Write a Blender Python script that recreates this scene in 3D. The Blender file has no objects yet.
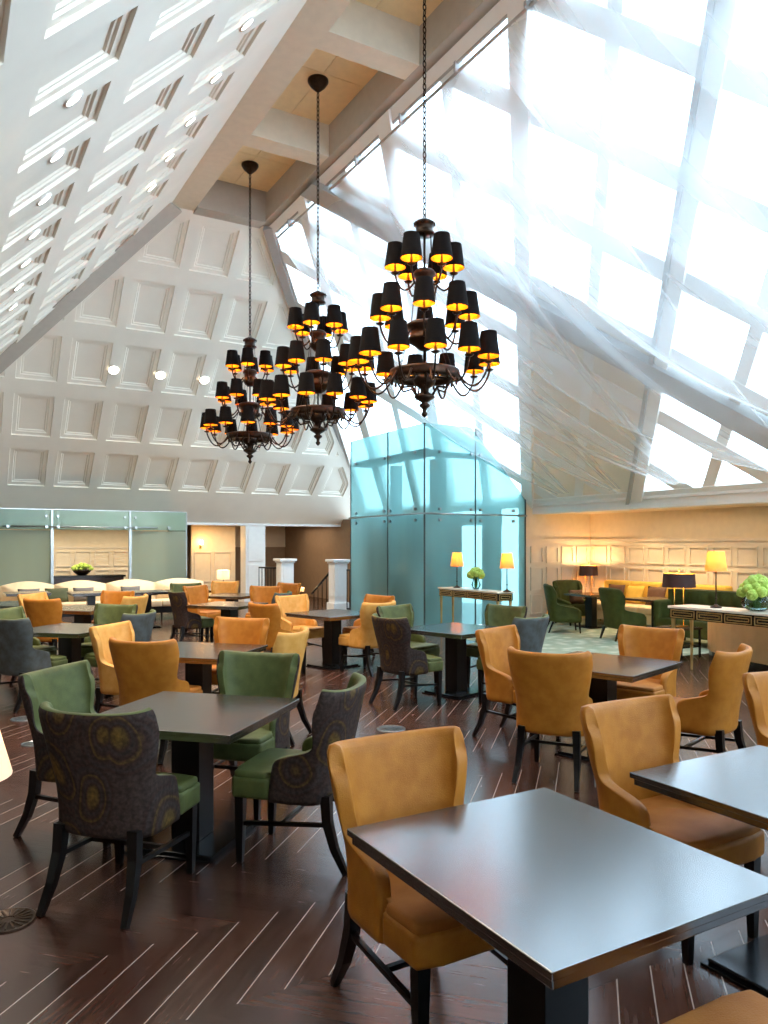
import bpy, bmesh, math, random
from mathutils import Vector, Matrix
random.seed(7)
C = bpy.context.scene.collection
PI = math.pi
F_PX, HZ, EYE = 763.0, 545.0, 1.65
YAW = math.radians(30)
FW = Vector((math.sin(YAW), math.cos(YAW), 0)); RT = Vector((math.cos(YAW), -math.sin(YAW), 0))

def at(px, d, z=0.0):
    """world point at a depth d along the view axis, sideways offset from a column of the photo"""
    return FW * d + RT * ((px - 384) / F_PX * d) + Vector((0, 0, z))
def ll(lat, d, z=0.0):
    return FW * d + RT * lat + Vector((0, 0, z))
def az(a):      # facing: degrees clockwise from view axis -> z rotation for a thing that faces +Y
    return -math.radians(a + 30)

# ------------------------------------------------------------ materials
def lin(c):
    return tuple(((v/255)/12.92 if v/255 <= .04045 else ((v/255+.055)/1.055)**2.4) for v in c) + (1,)
def newmat(name):
    m = bpy.data.materials.new(name); m.use_nodes = True
    nt = m.node_tree; nt.nodes.clear()
    out = nt.nodes.new('ShaderNodeOutputMaterial')
    return m, nt, out
def N(nt, t, **kw):
    n = nt.nodes.new(t)
    for k, v in kw.items():
        if k.startswith('_'): setattr(n, k[1:], v)
        else: n.inputs[k.replace('__', ' ')].default_value = v
    return n
def pbr(name, rgb, rough=.5, metal=0, var=.08, vscale=8, bump=0, bscale=60, spec=.5, coat=0, sheen=0, ior=None, rgb2=None, stretch=(1,1,1)):
    m, nt, out = newmat(name)
    b = N(nt, 'ShaderNodeBsdfPrincipled'); L = nt.links.new
    b.inputs['Roughness'].default_value = rough; b.inputs['Metallic'].default_value = metal
    b.inputs['Specular IOR Level'].default_value = spec; b.inputs['Coat Weight'].default_value = coat
    b.inputs['Sheen Weight'].default_value = sheen
    if ior: b.inputs['IOR'].default_value = ior
    c = lin(rgb)
    tc = N(nt, 'ShaderNodeTexCoord'); mp = N(nt, 'ShaderNodeMapping'); mp.inputs['Scale'].default_value = stretch
    L(tc.outputs['Object'], mp.inputs[0])
    no = N(nt, 'ShaderNodeTexNoise', Scale=vscale, Detail=5.0)
    L(mp.outputs[0], no.inputs['Vector'])
    cr = N(nt, 'ShaderNodeValToRGB')
    c2 = lin(rgb2) if rgb2 else tuple(min(1, v*(1+var)) for v in c[:3]) + (1,)
    c1 = c if rgb2 else tuple(v*(1-var) for v in c[:3]) + (1,)
    cr.color_ramp.elements[0].color = c1; cr.color_ramp.elements[1].color = c2
    cr.color_ramp.elements[0].position = .35; cr.color_ramp.elements[1].position = .65
    L(no.outputs[0], cr.inputs[0]); L(cr.outputs[0], b.inputs['Base Color'])
    if bump:
        n2 = N(nt, 'ShaderNodeTexNoise', Scale=bscale, Detail=3.0); L(mp.outputs[0], n2.inputs['Vector'])
        bp = N(nt, 'ShaderNodeBump', Strength=bump, Distance=.01); L(n2.outputs[0], bp.inputs['Height']); L(bp.outputs[0], b.inputs['Normal'])
    L(b.outputs[0], out.inputs[0])
    return m
def emit(name, rgb, s):
    m, nt, out = newmat(name); e = N(nt, 'ShaderNodeEmission', Strength=s); e.inputs[0].default_value = lin(rgb)
    nt.links.new(e.outputs[0], out.inputs[0]); return m
def clear_glass(name, tint=(255,255,255), refl=.08, rough=.0):
    m, nt, out = newmat(name); L = nt.links.new
    t = N(nt, 'ShaderNodeBsdfTransparent'); t.inputs[0].default_value = lin(tint)
    g = N(nt, 'ShaderNodeBsdfGlossy', Roughness=rough)
    fr = N(nt, 'ShaderNodeLayerWeight', Blend=refl)
    mx = N(nt, 'ShaderNodeMixShader'); L(fr.outputs['Fresnel'], mx.inputs[0]); L(t.outputs[0], mx.inputs[1]); L(g.outputs[0], mx.inputs[2])
    L(mx.outputs[0], out.inputs[0]); return m
def frosted(name, tint, body, clear=.35, gloss=.08, rough=.15):
    m, nt, out = newmat(name); L = nt.links.new
    t = N(nt, 'ShaderNodeBsdfTransparent'); t.inputs[0].default_value = lin(tint)
    d = N(nt, 'ShaderNodeBsdfDiffuse'); tr = N(nt, 'ShaderNodeBsdfTranslucent')
    tc = N(nt, 'ShaderNodeTexCoord'); mp = N(nt, 'ShaderNodeMapping'); mp.inputs['Scale'].default_value = (1.2, 1.2, .25)
    no = N(nt, 'ShaderNodeTexNoise', Scale=1.4, Detail=2.0); cr = N(nt, 'ShaderNodeValToRGB')
    c = lin(body); cr.color_ramp.elements[0].color = tuple(v*.82 for v in c[:3])+(1,); cr.color_ramp.elements[1].color = tuple(min(1,v*1.12) for v in c[:3])+(1,)
    L(tc.outputs['Object'], mp.inputs[0]); L(mp.outputs[0], no.inputs['Vector']); L(no.outputs[0], cr.inputs[0])
    L(cr.outputs[0], d.inputs[0]); L(cr.outputs[0], tr.inputs[0])
    a = N(nt, 'ShaderNodeMixShader', Fac=.6); L(d.outputs[0], a.inputs[1]); L(tr.outputs[0], a.inputs[2])
    b = N(nt, 'ShaderNodeMixShader', Fac=clear); L(a.outputs[0], b.inputs[1]); L(t.outputs[0], b.inputs[2])
    g = N(nt, 'ShaderNodeBsdfGlossy', Roughness=rough)
    lw = N(nt, 'ShaderNodeLayerWeight', Blend=gloss)
    e = N(nt, 'ShaderNodeMixShader'); L(lw.outputs['Fresnel'], e.inputs[0]); L(b.outputs[0], e.inputs[1]); L(g.outputs[0], e.inputs[2])
    L(e.outputs[0], out.inputs[0]); return m
def sheer_mat():
    m, nt, out = newmat('sheer_voile'); L = nt.links.new
    t = N(nt, 'ShaderNodeBsdfTransparent'); d = N(nt, 'ShaderNodeBsdfDiffuse'); tr = N(nt, 'ShaderNodeBsdfTranslucent')
    for n in (d, tr): n.inputs[0].default_value = (.93, .93, .94, 1)
    a = N(nt, 'ShaderNodeMixShader', Fac=.62); L(d.outputs[0], a.inputs[1]); L(tr.outputs[0], a.inputs[2])
    uv = N(nt, 'ShaderNodeTexCoord'); mp = N(nt, 'ShaderNodeMapping'); mp.inputs['Scale'].default_value = (1, 9, 1)
    no = N(nt, 'ShaderNodeTexNoise', Scale=1.2, Detail=1.0); L(uv.outputs['UV'], mp.inputs[0]); L(mp.outputs[0], no.inputs['Vector'])
    mr = N(nt, 'ShaderNodeMapRange'); mr.inputs['From Min'].default_value = .3; mr.inputs['From Max'].default_value = .7
    mr.inputs['To Min'].default_value = .80; mr.inputs['To Max'].default_value = .73
    L(no.outputs[0], mr.inputs['Value'])
    lw = N(nt, 'ShaderNodeLayerWeight', Blend=.5)      # cloth seen edge-on is denser
    ml = N(nt, 'ShaderNodeMath', _operation='MULTIPLY'); sb = N(nt, 'ShaderNodeMapRange')
    sb.inputs['From Min'].default_value = .2; sb.inputs['From Max'].default_value = 1; sb.inputs['To Min'].default_value = 1; sb.inputs['To Max'].default_value = .55; L(lw.outputs['Facing'], sb.inputs['Value'])
    L(mr.outputs[0], ml.inputs[0]); L(sb.outputs[0], ml.inputs[1])
    b = N(nt, 'ShaderNodeMixShader'); L(ml.outputs[0], b.inputs[0]); L(a.outputs[0], b.inputs[1]); L(t.outputs[0], b.inputs[2])
    L(b.outputs[0], out.inputs[0]); return m
def paisley_mat():
    m, nt, out = newmat('paisley_weave'); L = nt.links.new
    b = N(nt, 'ShaderNodeBsdfPrincipled', Roughness=.75); b.inputs['Specular IOR Level'].default_value = .2
    tc = N(nt, 'ShaderNodeTexCoord'); mp = N(nt, 'ShaderNodeMapping'); mp.inputs['Scale'].default_value = (1, .6, .72)
    L(tc.outputs['Object'], mp.inputs[0])
    no = N(nt, 'ShaderNodeTexNoise', Scale=3.5, Detail=1.0); L(mp.outputs[0], no.inputs['Vector'])
    va = N(nt, 'ShaderNodeVectorMath', _operation='SCALE', Scale=.16); L(no.outputs['Color'], va.inputs[0])
    ad = N(nt, 'ShaderNodeVectorMath', _operation='ADD'); L(mp.outputs[0], ad.inputs[0]); L(va.outputs[0], ad.inputs[1])
    vo = N(nt, 'ShaderNodeTexVoronoi', Scale=4.9); L(ad.outputs[0], vo.inputs['Vector'])
    cr = N(nt, 'ShaderNodeValToRGB'); e = cr.color_ramp.elements
    base = lin((50, 32, 26)); gold = lin((98, 72, 28)); blu = lin((52, 42, 38)); olive = lin((78, 58, 28))
    stops = [(0, gold), (.16, olive), (.22, base), (.26, blu), (.33, base), (.38, olive), (.41, base), (.5, blu), (.56, base), (.62, lin((56,42,36)))]
    e[0].position, e[0].color = stops[0]; e[1].position, e[1].color = stops[-1]
    for p, c in stops[1:-1]: q = e.new(p); q.color = c
    L(vo.outputs['Distance'], cr.inputs[0])
    n2 = N(nt, 'ShaderNodeTexNoise', Scale=55.0, Detail=3.0); L(tc.outputs['Object'], n2.inputs['Vector'])
    mx = N(nt, 'ShaderNodeMix', _data_type='RGBA', _blend_type='MULTIPLY'); mx.inputs[0].default_value = .7
    cr2 = N(nt, 'ShaderNodeValToRGB'); cr2.color_ramp.elements[0].position = .35; cr2.color_ramp.elements[0].color = (.45,.45,.45,1); cr2.color_ramp.elements[1].position = .65; cr2.color_ramp.elements[1].color = (1.5,1.5,1.5,1)
    L(n2.outputs[0], cr2.inputs[0]); L(cr.outputs[0], mx.inputs[6]); L(cr2.outputs[0], mx.inputs[7]); L(mx.outputs[2], b.inputs['Base Color'])
    bp = N(nt, 'ShaderNodeBump', Strength=.25, Distance=.004); L(n2.outputs[0], bp.inputs['Height']); L(bp.outputs[0], b.inputs['Normal'])
    L(b.outputs[0], out.inputs[0]); return m
def floor_mat():
    """dark chevron boards: 0.57 m rows along X, boards at 45 degrees, joint lines of every other row painted pale as bevel glints"""
    m, nt, out = newmat('chevron_boards'); L = nt.links.new
    def M(op, a, b=None, c=None):
        n = N(nt, 'ShaderNodeMath', _operation=op)
        for i, v in enumerate((a, b, c)):
            if v is None: continue
            if isinstance(v, (int, float)): n.inputs[i].default_value = v
            else: L(v, n.inputs[i])
        return n.outputs[0]
    tc = N(nt, 'ShaderNodeTexCoord'); sp = N(nt, 'ShaderNodeSeparateXYZ'); L(tc.outputs['Object'], sp.inputs[0])
    X, Y = sp.outputs[0], sp.outputs[1]
    BW, PW = .57, .183
    row = M('DIVIDE', M('SUBTRACT', Y, 2.64), BW); ri = M('FLOOR', row); rf = M('FRACT', row)
    par = M('FLOORED_MODULO', ri, 2.0)                       # 0: boards lean one way, 1: the other
    sgn = M('SUBTRACT', 1.0, M('MULTIPLY', par, 2.0))
    yl = M('MULTIPLY', rf, BW)
    c = M('DIVIDE', M('ADD', M('SUBTRACT', X, M('MULTIPLY', sgn, yl)), M('MULTIPLY', par, -BW)), PW)
    ci = M('FLOOR', c); cf = M('FRACT', c)
    edge = M('MINIMUM', cf, M('SUBTRACT', 1.0, cf))
    line = M('LESS_THAN', edge, .019)
    redge = M('MINIMUM', rf, M('SUBTRACT', 1.0, rf)); rline = M('LESS_THAN', redge, .004)
    seed = N(nt, 'ShaderNodeCombineXYZ'); L(ci, seed.inputs[0]); L(ri, seed.inputs[1])
    wn = N(nt, 'ShaderNodeTexWhiteNoise', _noise_dimensions='3D'); L(seed.outputs[0], wn.inputs['Vector'])
    cr = N(nt, 'ShaderNodeValToRGB'); cr.color_ramp.elements[0].color = lin((46, 27, 21)); cr.color_ramp.elements[1].color = lin((84, 52, 40))
    # grain along the board
    rot = N(nt, 'ShaderNodeCombineXYZ')
    L(M('MULTIPLY', M('SUBTRACT', X, M('MULTIPLY', sgn, Y)), 22.0), rot.inputs[0]); L(M('MULTIPLY', M('ADD', X, M('MULTIPLY', sgn, Y)), 1.6), rot.inputs[1]); L(M('MULTIPLY', ri, 3.7), rot.inputs[2])
    gn = N(nt, 'ShaderNodeTexNoise', Scale=2.0, Detail=5.0); L(rot.outputs[0], gn.inputs['Vector'])
    L(M('ADD', M('MULTIPLY', wn.outputs['Value'], .6), M('MULTIPLY', M('SUBTRACT', gn.outputs[0], .3), .8)), cr.inputs[0])
    pale = M('MULTIPLY', line, M('SUBTRACT', 1.0, par))  # specular glints on the bevels, painted in as pale joints
    mx1 = N(nt, 'ShaderNodeMix', _data_type='RGBA'); L(M('MAXIMUM', M('MULTIPLY', line, par), rline), mx1.inputs[0]); L(cr.outputs[0], mx1.inputs[6]); mx1.inputs[7].default_value = lin((26, 16, 14))
    mx2 = N(nt, 'ShaderNodeMix', _data_type='RGBA'); L(pale, mx2.inputs[0]); L(mx1.outputs[2], mx2.inputs[6]); mx2.inputs[7].default_value = lin((170, 152, 142))
    b = N(nt, 'ShaderNodeBsdfPrincipled'); L(mx2.outputs[2], b.inputs['Base Color'])
    b.inputs['Specular IOR Level'].default_value = .5
    L(M('ADD', .16, M('MULTIPLY', gn.outputs[0], .16)), b.inputs['Roughness'])
    bp = N(nt, 'ShaderNodeBump', Strength=.25, Distance=.003)
    L(M('SUBTRACT', 1.0, M('MAXIMUM', line, rline)), bp.inputs['Height']); L(bp.outputs[0], b.inputs['Normal'])
    L(b.outputs[0], out.inputs[0]); return m

MT = dict(
 white=pbr('painted_plaster', (244,236,222), .55, var=.02, vscale=2, bump=.05, bscale=25),
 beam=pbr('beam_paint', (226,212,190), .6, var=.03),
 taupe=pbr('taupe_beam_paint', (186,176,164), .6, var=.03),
 cream=pbr('cream_ceiling_board', (246,224,182), .6, var=.03),
 skyframe=pbr('skylight_frame_paint', (246,245,242), .45, var=.01),
 greyframe=pbr('grey_steel_paint', (182,180,178), .5, var=.03),
 wall=pbr('warm_wall_paint', (226,210,182), .6, var=.03),
 wains=pbr('wainscot_paint', (222,208,186), .5, var=.02),
 brownwall=pbr('taupe_wall_paint', (140,118,96), .65, var=.04),
 trim=pbr('white_trim_paint', (236,232,226), .4, var=.02),
 amber=pbr('amber_velvet', (164,98,26), .5, rgb2=(178,111,36), vscale=14, bump=.25, bscale=220, spec=.25),
 paleamber=pbr('honey_velvet', (200,140,62), .55, rgb2=(212,154,80), vscale=14, bump=.25, bscale=220, spec=.25),
 amberseat=pbr('worn_amber_velvet', (164,96,34), .6, rgb2=(184,116,50), vscale=6, bump=.25, bscale=220, spec=.25),
 green=pbr('sage_velvet', (74,78,40), .55, rgb2=(88,92,50), vscale=12, bump=.25, bscale=200, spec=.25),
 olive=pbr('olive_green_velvet', (58,64,22), .65, rgb2=(70,76,30), vscale=12, bump=.2, bscale=200, spec=.25),
 bluegrey=pbr('blue_grey_weave', (74,78,76), .8, rgb2=(60,58,50), vscale=14, bump=.3, bscale=200),
 blackwood=pbr('black_stained_wood', (9,7,7), .3, var=.3, vscale=6, spec=.35, stretch=(1,1,6)),
 tabletop=pbr('dark_lacquered_veneer', (20,17,17), .2, var=.3, vscale=5, ior=2.8, stretch=(8,1,1)),
 redwood=pbr('dark_red_wood', (48,26,20), .3, var=.3, vscale=6, stretch=(4,4,1)),
 steelplate=pbr('dark_polished_plate', (30,32,36), .22, metal=.6, var=.1),
 bronze=pbr('aged_bronze', (52,38,28), .4, metal=.8, var=.25, vscale=25),
 shade_out=pbr('dark_brown_shade_silk', (17,10,8), .9, spec=.15, var=.1, vscale=40),
 shade_in=pbr('gold_shade_lining', (250,180,50), .45, metal=.1, var=.04),
 brass=pbr('polished_brass', (214,170,84), .25, metal=1, var=.05),
 steel=pbr('brushed_steel', (150,156,158), .3, metal=.9, var=.05),
 sofa=pbr('cream_sofa_fabric', (226,200,160), .8, var=.04, vscale=12, bump=.2, bscale=160),
 yellow=pbr('yellow_sofa_fabric', (222,178,72), .75, var=.06, vscale=12, bump=.2, bscale=160),
 cushion=pbr('charcoal_cushion', (104,98,94), .8, var=.1, vscale=10, bump=.3, bscale=120),
 browncushion=pbr('brown_cushion', (96,66,48), .8, var=.1, vscale=10, bump=.3, bscale=120),
 greencushion=pbr('dark_green_cushion', (74,78,50), .8, var=.1, bump=.3, bscale=120),
 marble=pbr('cream_marble', (238,228,210), .2, var=.04, vscale=5),
 gold=pbr('gold_leaf_paint', (196,164,104), .4, metal=.5, var=.1),
 black=pbr('black_lacquer', (20,17,16), .25, var=.1),
 tan=pbr('tan_leather_panel', (196,160,110), .5, var=.05),
 carpet=pbr('sage_patterned_carpet', (176,184,160), .95, rgb2=(208,208,188), vscale=9, bump=.5, bscale=90),
 leaf=pbr('lime_petals', (150,180,62), .7, rgb2=(186,206,96), vscale=30, bump=.6, bscale=60),
 leafdark=pbr('green_stem', (70,110,40), .6, var=.1),
 iron=pbr('black_iron', (24,22,22), .5, metal=.5, var=.1),
 core=pbr('lift_shaft_lining', (196,214,214), .5, var=.04),
 rope=pbr('dark_grey_gasket', (60,70,72), .6, var=.1),
 paisley=paisley_mat(), floor=floor_mat(), sheer=sheer_mat(),
 skyglass=clear_glass('skylight_glass', (244,250,255), .06),
 vaseglass=clear_glass('vase_glass', (244,250,248), .2, .02),
 teal=frosted('frosted_teal_glass', (214,242,240), (176,212,212), .48, .10, .12),
 tealedge=frosted('teal_glass_edge', (60,150,150), (70,160,160), .2, .2, .1),
 partition=frosted('frosted_partition_glass', (206,222,214), (196,208,198), .5, .14, .1),
 header=frosted('clear_green_glass', (206,234,226), (206,232,224), .62, .14, .05),
 bulb=emit('warm_bulb', (255,176,56), 90), bulb2=emit('table_lamp_bulb', (255,186,96), 50),
 spot=emit('downlight_lens', (255,246,228), 14), spotoff=emit('spot_lens_soft', (255,244,224), 9),
)
def lampshade_mat(name, rgb):
    m, nt, out = newmat(name); L = nt.links.new
    d = N(nt, 'ShaderNodeBsdfDiffuse'); t = N(nt, 'ShaderNodeBsdfTranslucent')
    d.inputs[0].default_value = lin(rgb); t.inputs[0].default_value = lin(rgb)
    a = N(nt, 'ShaderNodeMixShader', Fac=.55); L(d.outputs[0], a.inputs[1]); L(t.outputs[0], a.inputs[2]); L(a.outputs[0], out.inputs[0]); return m
MT['brownshade'] = pbr('brown_drum_silk', (66,40,38), .7, var=.1, vscale=40)
MT['lampshade'] = lampshade_mat('parchment_shade', (250,206,140))
MT['whiteshade'] = lampshade_mat('white_shade', (250,238,220))

# ------------------------------------------------------------ mesh helpers
def bx(bm, x0, x1, y0, y1, z0, z1, mi=0, M=None, bev=0):
    v = [Vector(p) for p in ((x0,y0,z0),(x1,y0,z0),(x1,y1,z0),(x0,y1,z0),(x0,y0,z1),(x1,y0,z1),(x1,y1,z1),(x0,y1,z1))]
    if M: v = [M @ p for p in v]
    vs = [bm.verts.new(p) for p in v]; fs = []
    for f in ((0,3,2,1),(4,5,6,7),(0,1,5,4),(1,2,6,5),(2,3,7,6),(3,0,4,7)):
        q = bm.faces.new([vs[i] for i in f]); q.material_index = mi; fs.append(q)
    if bev:
        es = list({e for f in fs for e in f.edges})
        bmesh.ops.bevel(bm, geom=es, offset=bev, segments=2, profile=.6, affect='EDGES')
    return vs
def tube(bm, pts, r, n=8, mi=0, cap=True):
    pts = [Vector(p) for p in pts]; rs = r if isinstance(r, (list, tuple)) else [r]*len(pts)
    rings = []; up = Vector((0,0,1)); prev = None
    for i, p in enumerate(pts):
        t = (pts[min(i+1, len(pts)-1)] - pts[max(i-1, 0)]).normalized()
        if prev is None:
            a = up if abs(t.dot(up)) < .95 else Vector((1,0,0)); x = t.cross(a).normalized()
        else:
            x = (prev - t*prev.dot(t)).normalized()
        prev = x; y = t.cross(x)
        rings.append([bm.verts.new(p + (x*math.cos(2*PI*k/n + PI/n) + y*math.sin(2*PI*k/n + PI/n))*rs[i]) for k in range(n)])
    for a, b in zip(rings, rings[1:]):
        for k in range(n):
            f = bm.faces.new((a[k], a[(k+1)%n], b[(k+1)%n], b[k])); f.material_index = mi; f.smooth = n > 4
    if cap:
        for q in (rings[0][::-1], rings[-1]):
            f = bm.faces.new(q); f.material_index = mi
def lathe(bm, prof, n=20, c=(0,0,0), mi=0, smooth=True, close=False):
    c = Vector(c); rings = []
    for r, z in prof:
        if r < 1e-5: rings.append([bm.verts.new(c + Vector((0,0,z)))])
        else: rings.append([bm.verts.new(c + Vector((r*math.cos(2*PI*k/n), r*math.sin(2*PI*k/n), z))) for k in range(n)])
    if close: rings.append(rings[0])
    for a, b in zip(rings, rings[1:]):
        for k in range(n):
            k2 = (k+1) % n
            if len(a) == 1 and len(b) == 1: continue
            if len(a) == 1: q = (a[0], b[k2], b[k])
            elif len(b) == 1: q = (a[k], a[k2], b[0])
            else: q = (a[k], a[k2], b[k2], b[k])
            try: f = bm.faces.new(q)
            except ValueError: continue
            f.material_index = mi; f.smooth = smooth
def prism(bm, poly, z0, z1, mi=0, bev=0, M=None):
    a = [Vector((x,y,z0)) for x,y in poly]; b = [Vector((x,y,z1)) for x,y in poly]
    if M: a = [M@p for p in a]; b = [M@p for p in b]
    a = [bm.verts.new(p) for p in a]; b = [bm.verts.new(p) for p in b]; fs = []
    fs.append(bm.faces.new(a[::-1])); fs.append(bm.faces.new(b)); n = len(poly)
    for i in range(n): fs.append(bm.faces.new((a[i], a[(i+1)%n], b[(i+1)%n], b[i])))
    for f in fs: f.material_index = mi
    if bev:
        es = list({e for f in fs for e in f.edges})
        bmesh.ops.bevel(bm, geom=es, offset=bev, segments=3, profile=.6, affect='EDGES')
def obj(name, bm, mat, parent=None, loc=None, smooth=False, subsurf=0, recalc=True):
    if recalc: bmesh.ops.recalc_face_normals(bm, faces=bm.faces[:])
    me = bpy.data.meshes.new(name); bm.to_mesh(me); bm.free()
    for m in (mat if isinstance(mat, (list, tuple)) else [mat]): me.materials.append(MT[m] if isinstance(m, str) else m)
    if smooth:
        for p in me.polygons: p.use_smooth = True
    o = bpy.data.objects.new(name, me); C.objects.link(o)
    if parent: o.parent = parent
    if loc is not None: o.location = loc
    if subsurf:
        s = o.modifiers.new('subsurf', 'SUBSURF'); s.levels = s.render_levels = subsurf
    return o
def bmn(): return bmesh.new()
def thing(name, label, cat, loc=(0,0,0), rotz=0, group=None):
    o = bpy.data.objects.new(name, None); C.objects.link(o); o.location = loc; o.rotation_euler = (0,0,rotz)
    o['label'] = label; o['category'] = cat
    if group: o['group'] = group
    return o
def tag(o, label, cat, group=None):
    o['label'] = label; o['category'] = cat
    if group: o['group'] = group
    return o
def struct(name, bm, mat, parent=None, **k):
    o = obj(name, bm, mat, parent, **k)
    if parent is None: o['kind'] = 'structure'
    return o
def dup(root, loc, rotz, label, group=None):
    r = root.copy(); C.objects.link(r); r.location = loc; r.rotation_euler = (0,0,rotz); r['label'] = label
    if group: r['group'] = group
    for ch in list(root.children):
        c = ch.copy(); C.objects.link(c); c.parent = r
        for g in ch.children:
            d = g.copy(); C.objects.link(d); d.parent = c
    return r
def bxo(name, mat, parent, *dims, bev=0, **k):
    bm = bmn(); bx(bm, *dims, bev=bev); return obj(name, bm, mat, parent, **k)

# ------------------------------------------------------------ coffered planes
def clip(poly, p, n, tagv):
    """poly: list of (x, y, inset_of_edge_starting_here); keep the side where (q-p).n >= 0"""
    out = []; m = len(poly)
    for i in range(m):
        a = poly[i]; b = poly[(i+1) % m]
        da = (a[0]-p[0])*n[0] + (a[1]-p[1])*n[1]; db = (b[0]-p[0])*n[0] + (b[1]-p[1])*n[1]
        if da >= 0: out.append(a if True else None)
        if (da >= 0) != (db >= 0):
            t = da/(da-db); x = a[0]+(b[0]-a[0])*t; y = a[1]+(b[1]-a[1])*t
            out.append((x, y, tagv if da >= 0 else a[2]))
    res = []
    for q in out:
        if not res or abs(q[0]-res[-1][0]) + abs(q[1]-res[-1][1]) > 1e-4: res.append(q)
        else: res[-1] = q
    if len(res) > 1 and abs(res[0][0]-res[-1][0]) + abs(res[0][1]-res[-1][1]) < 1e-4: res.pop()
    return res
def inset(poly, extra, first=True):
    m = len(poly); L = []
    for i in range(m):
        a = poly[i]; b = poly[(i+1) % m]; dx, dy = b[0]-a[0], b[1]-a[1]; l = math.hypot(dx, dy)
        if l < 1e-5: return None
        nx, ny = -dy/l, dx/l; o = (a[2] if first else 0) + extra
        L.append((a[0]+nx*o, a[1]+ny*o, dx/l, dy/l))
    out = []
    for i in range(m):
        p, q = L[i-1], L[i]; det = p[2]*q[3]-p[3]*q[2]
        if abs(det) < 1e-4: return None
        t = ((q[0]-p[0])*q[3]-(q[1]-p[1])*q[2])/det
        out.append((p[0]+p[2]*t, p[1]+p[3]*t, 0))
    for i in range(m):
        a = out[i]; b = out[(i+1) % m]
        if (b[0]-a[0])*L[i][2] + (b[1]-a[1])*L[i][3] < .05: return None
    return out
def coffers(bm, O, S, T, Nn, region, sb, tb, rs, rt, flat):
    """region: convex ccw polygon (s,t); sb/tb: cell borders; rs/rt: rail half widths"""
    O, S, T, Nn = Vector(O), Vector(S), Vector(T), Vector(Nn)
    def V(q, dep): return bm.verts.new(O + S*q[0] + T*q[1] - Nn*dep)
    for i in range(len(sb)-1):
        for j in range(len(tb)-1):
            poly = [(sb[i], tb[j], rt), (sb[i+1], tb[j], rs), (sb[i+1], tb[j+1], rt), (sb[i], tb[j+1], rs)]
            m = len(region)
            for k in range(m):
                a, b = region[k], region[(k+1) % m]
                poly = clip(poly, a, (-(b[1]-a[1]), b[0]-a[0]), .16)
                if len(poly) < 3: break
            if len(poly) < 3: continue
            ring = [V(q, 0) for q in poly]
            base = None if flat(i, j) else inset(poly, 0)
            if base:
                cur = [V(q, 0) for q in base]
                for k in range(len(cur)): bm.faces.new((ring[k], ring[(k+1)%len(cur)], cur[(k+1)%len(cur)], cur[k]))
                ring = cur; last = 0
                for ex, dep in ((.008,.034),(.085,.036),(.10,.056),(.125,.056),(.14,.074)):
                    p2 = inset(base, ex, False)
                    if not p2: break
                    cur = [V(q, dep) for q in p2]
                    for k in range(len(cur)): bm.faces.new((ring[k], ring[(k+1)%len(cur)], cur[(k+1)%len(cur)], cur[k]))
                    ring = cur
            try: bm.faces.new(ring)
            except ValueError: pass

ZB, XL, XRI, XR, YE = 7.86, 3.59, 5.34, 5.5, 14.05       # ridge beam soffit, its left and right edges, ridge end
ZC = 8.37
YB, ZH = 20.3, 2.2                                       # foot of the hip slope
XE, ZE = 11.0, 2.5                                       # skylight eave
YN = -6.0                                                # wall behind the camera
hs = (ZB-ZH)/(YB-YE)
XHL = XL - 2.62/2.82*(YB-YE)
ls = (ZB-ZH)/(XL-XHL)
# left slope
lenl = math.hypot(1, ls)
bm = bmn()
T = Vector((1,0,ls)).normalized()
s_end, s_top = YB, YE
region = [(YN, 0), (YB, 0), (YE, (XL-XHL)*lenl), (YN, (XL-XHL)*lenl)]
tt = lambda X: (X-XHL)*lenl
tb = [0] + [tt(1.34+.895*k) for k in range(-3, 3)] + [tt(XL)]
tb = [t for t in tb if t >= 0]
sb = [YN] + [6.54+1.03*k for k in range(-11, 14)] + [YB+.5]
coffers(bm, (XHL,0,ZH), (0,1,0), T, Vector((ls,0,-1)).normalized(), region, sb, tb, .155, .165, lambda i,j: tb[j+1]-tb[j] < .75)
struct('ceiling_left_slope', bm, 'white')
# hip slope
lenh = math.hypot(1, hs); bm = bmn(); Hh = (YB-YE)*lenh
T = Vector((0,-1,hs)).normalized()
region = [(XHL, 0), (XE+.2, 0), (XR, Hh), (XL, Hh)]
zt = lambda z: (z-ZH)/hs*lenh
sb = [XHL-.5] + [2.14+.975*k for k in range(-4, 11)]
tb = [0] + [zt(2.89+1.01*k) for k in range(0, 5)] + [Hh]
coffers(bm, (0,YB,ZH), (1,0,0), T, Vector((0,-1,-1/hs)).normalized(), region, sb, tb, .098, .19, lambda i,j: j == 0 or tb[j+1]-tb[j] < .8)
struct('ceiling_back_slope', bm, 'white')
# fascia along the foot of the hip slope, hip beam on the left
bm = bmn(); bx(bm, XHL-3, 12, YB-.06, YB+.3, 2.19, 2.37); struct('trim_1', bm, 'trim')
bm = bmn()
A, B = Vector((XL+.05,YE-.12,ZB-.02)), Vector((XHL,YB,ZH+.02))
dirv = (B-A).normalized(); side = dirv.cross(Vector((0,0,1))).normalized(); upv = side.cross(dirv)
vs = []
for p in (A, B):
    for a, b in ((-.20,-.06),(.20,-.06),(.20,.3),(-.20,.3)): vs.append(bm.verts.new(p + side*a + upv*b))
for f in ((0,1,2,3),(7,6,5,4),(0,4,5,1),(1,5,6,2),(2,6,7,3),(3,7,4,0)): bm.faces.new([vs[i] for i in f])
struct('trim_2', bm, 'taupe')
bm = bmn()
A, B = Vector((XR,YE-.1,ZB)), Vector((XE,YB,ZE))
dirv = (B-A).normalized(); side = dirv.cross(Vector((0,0,1))).normalized(); upv = side.cross(dirv); vs = []
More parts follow.
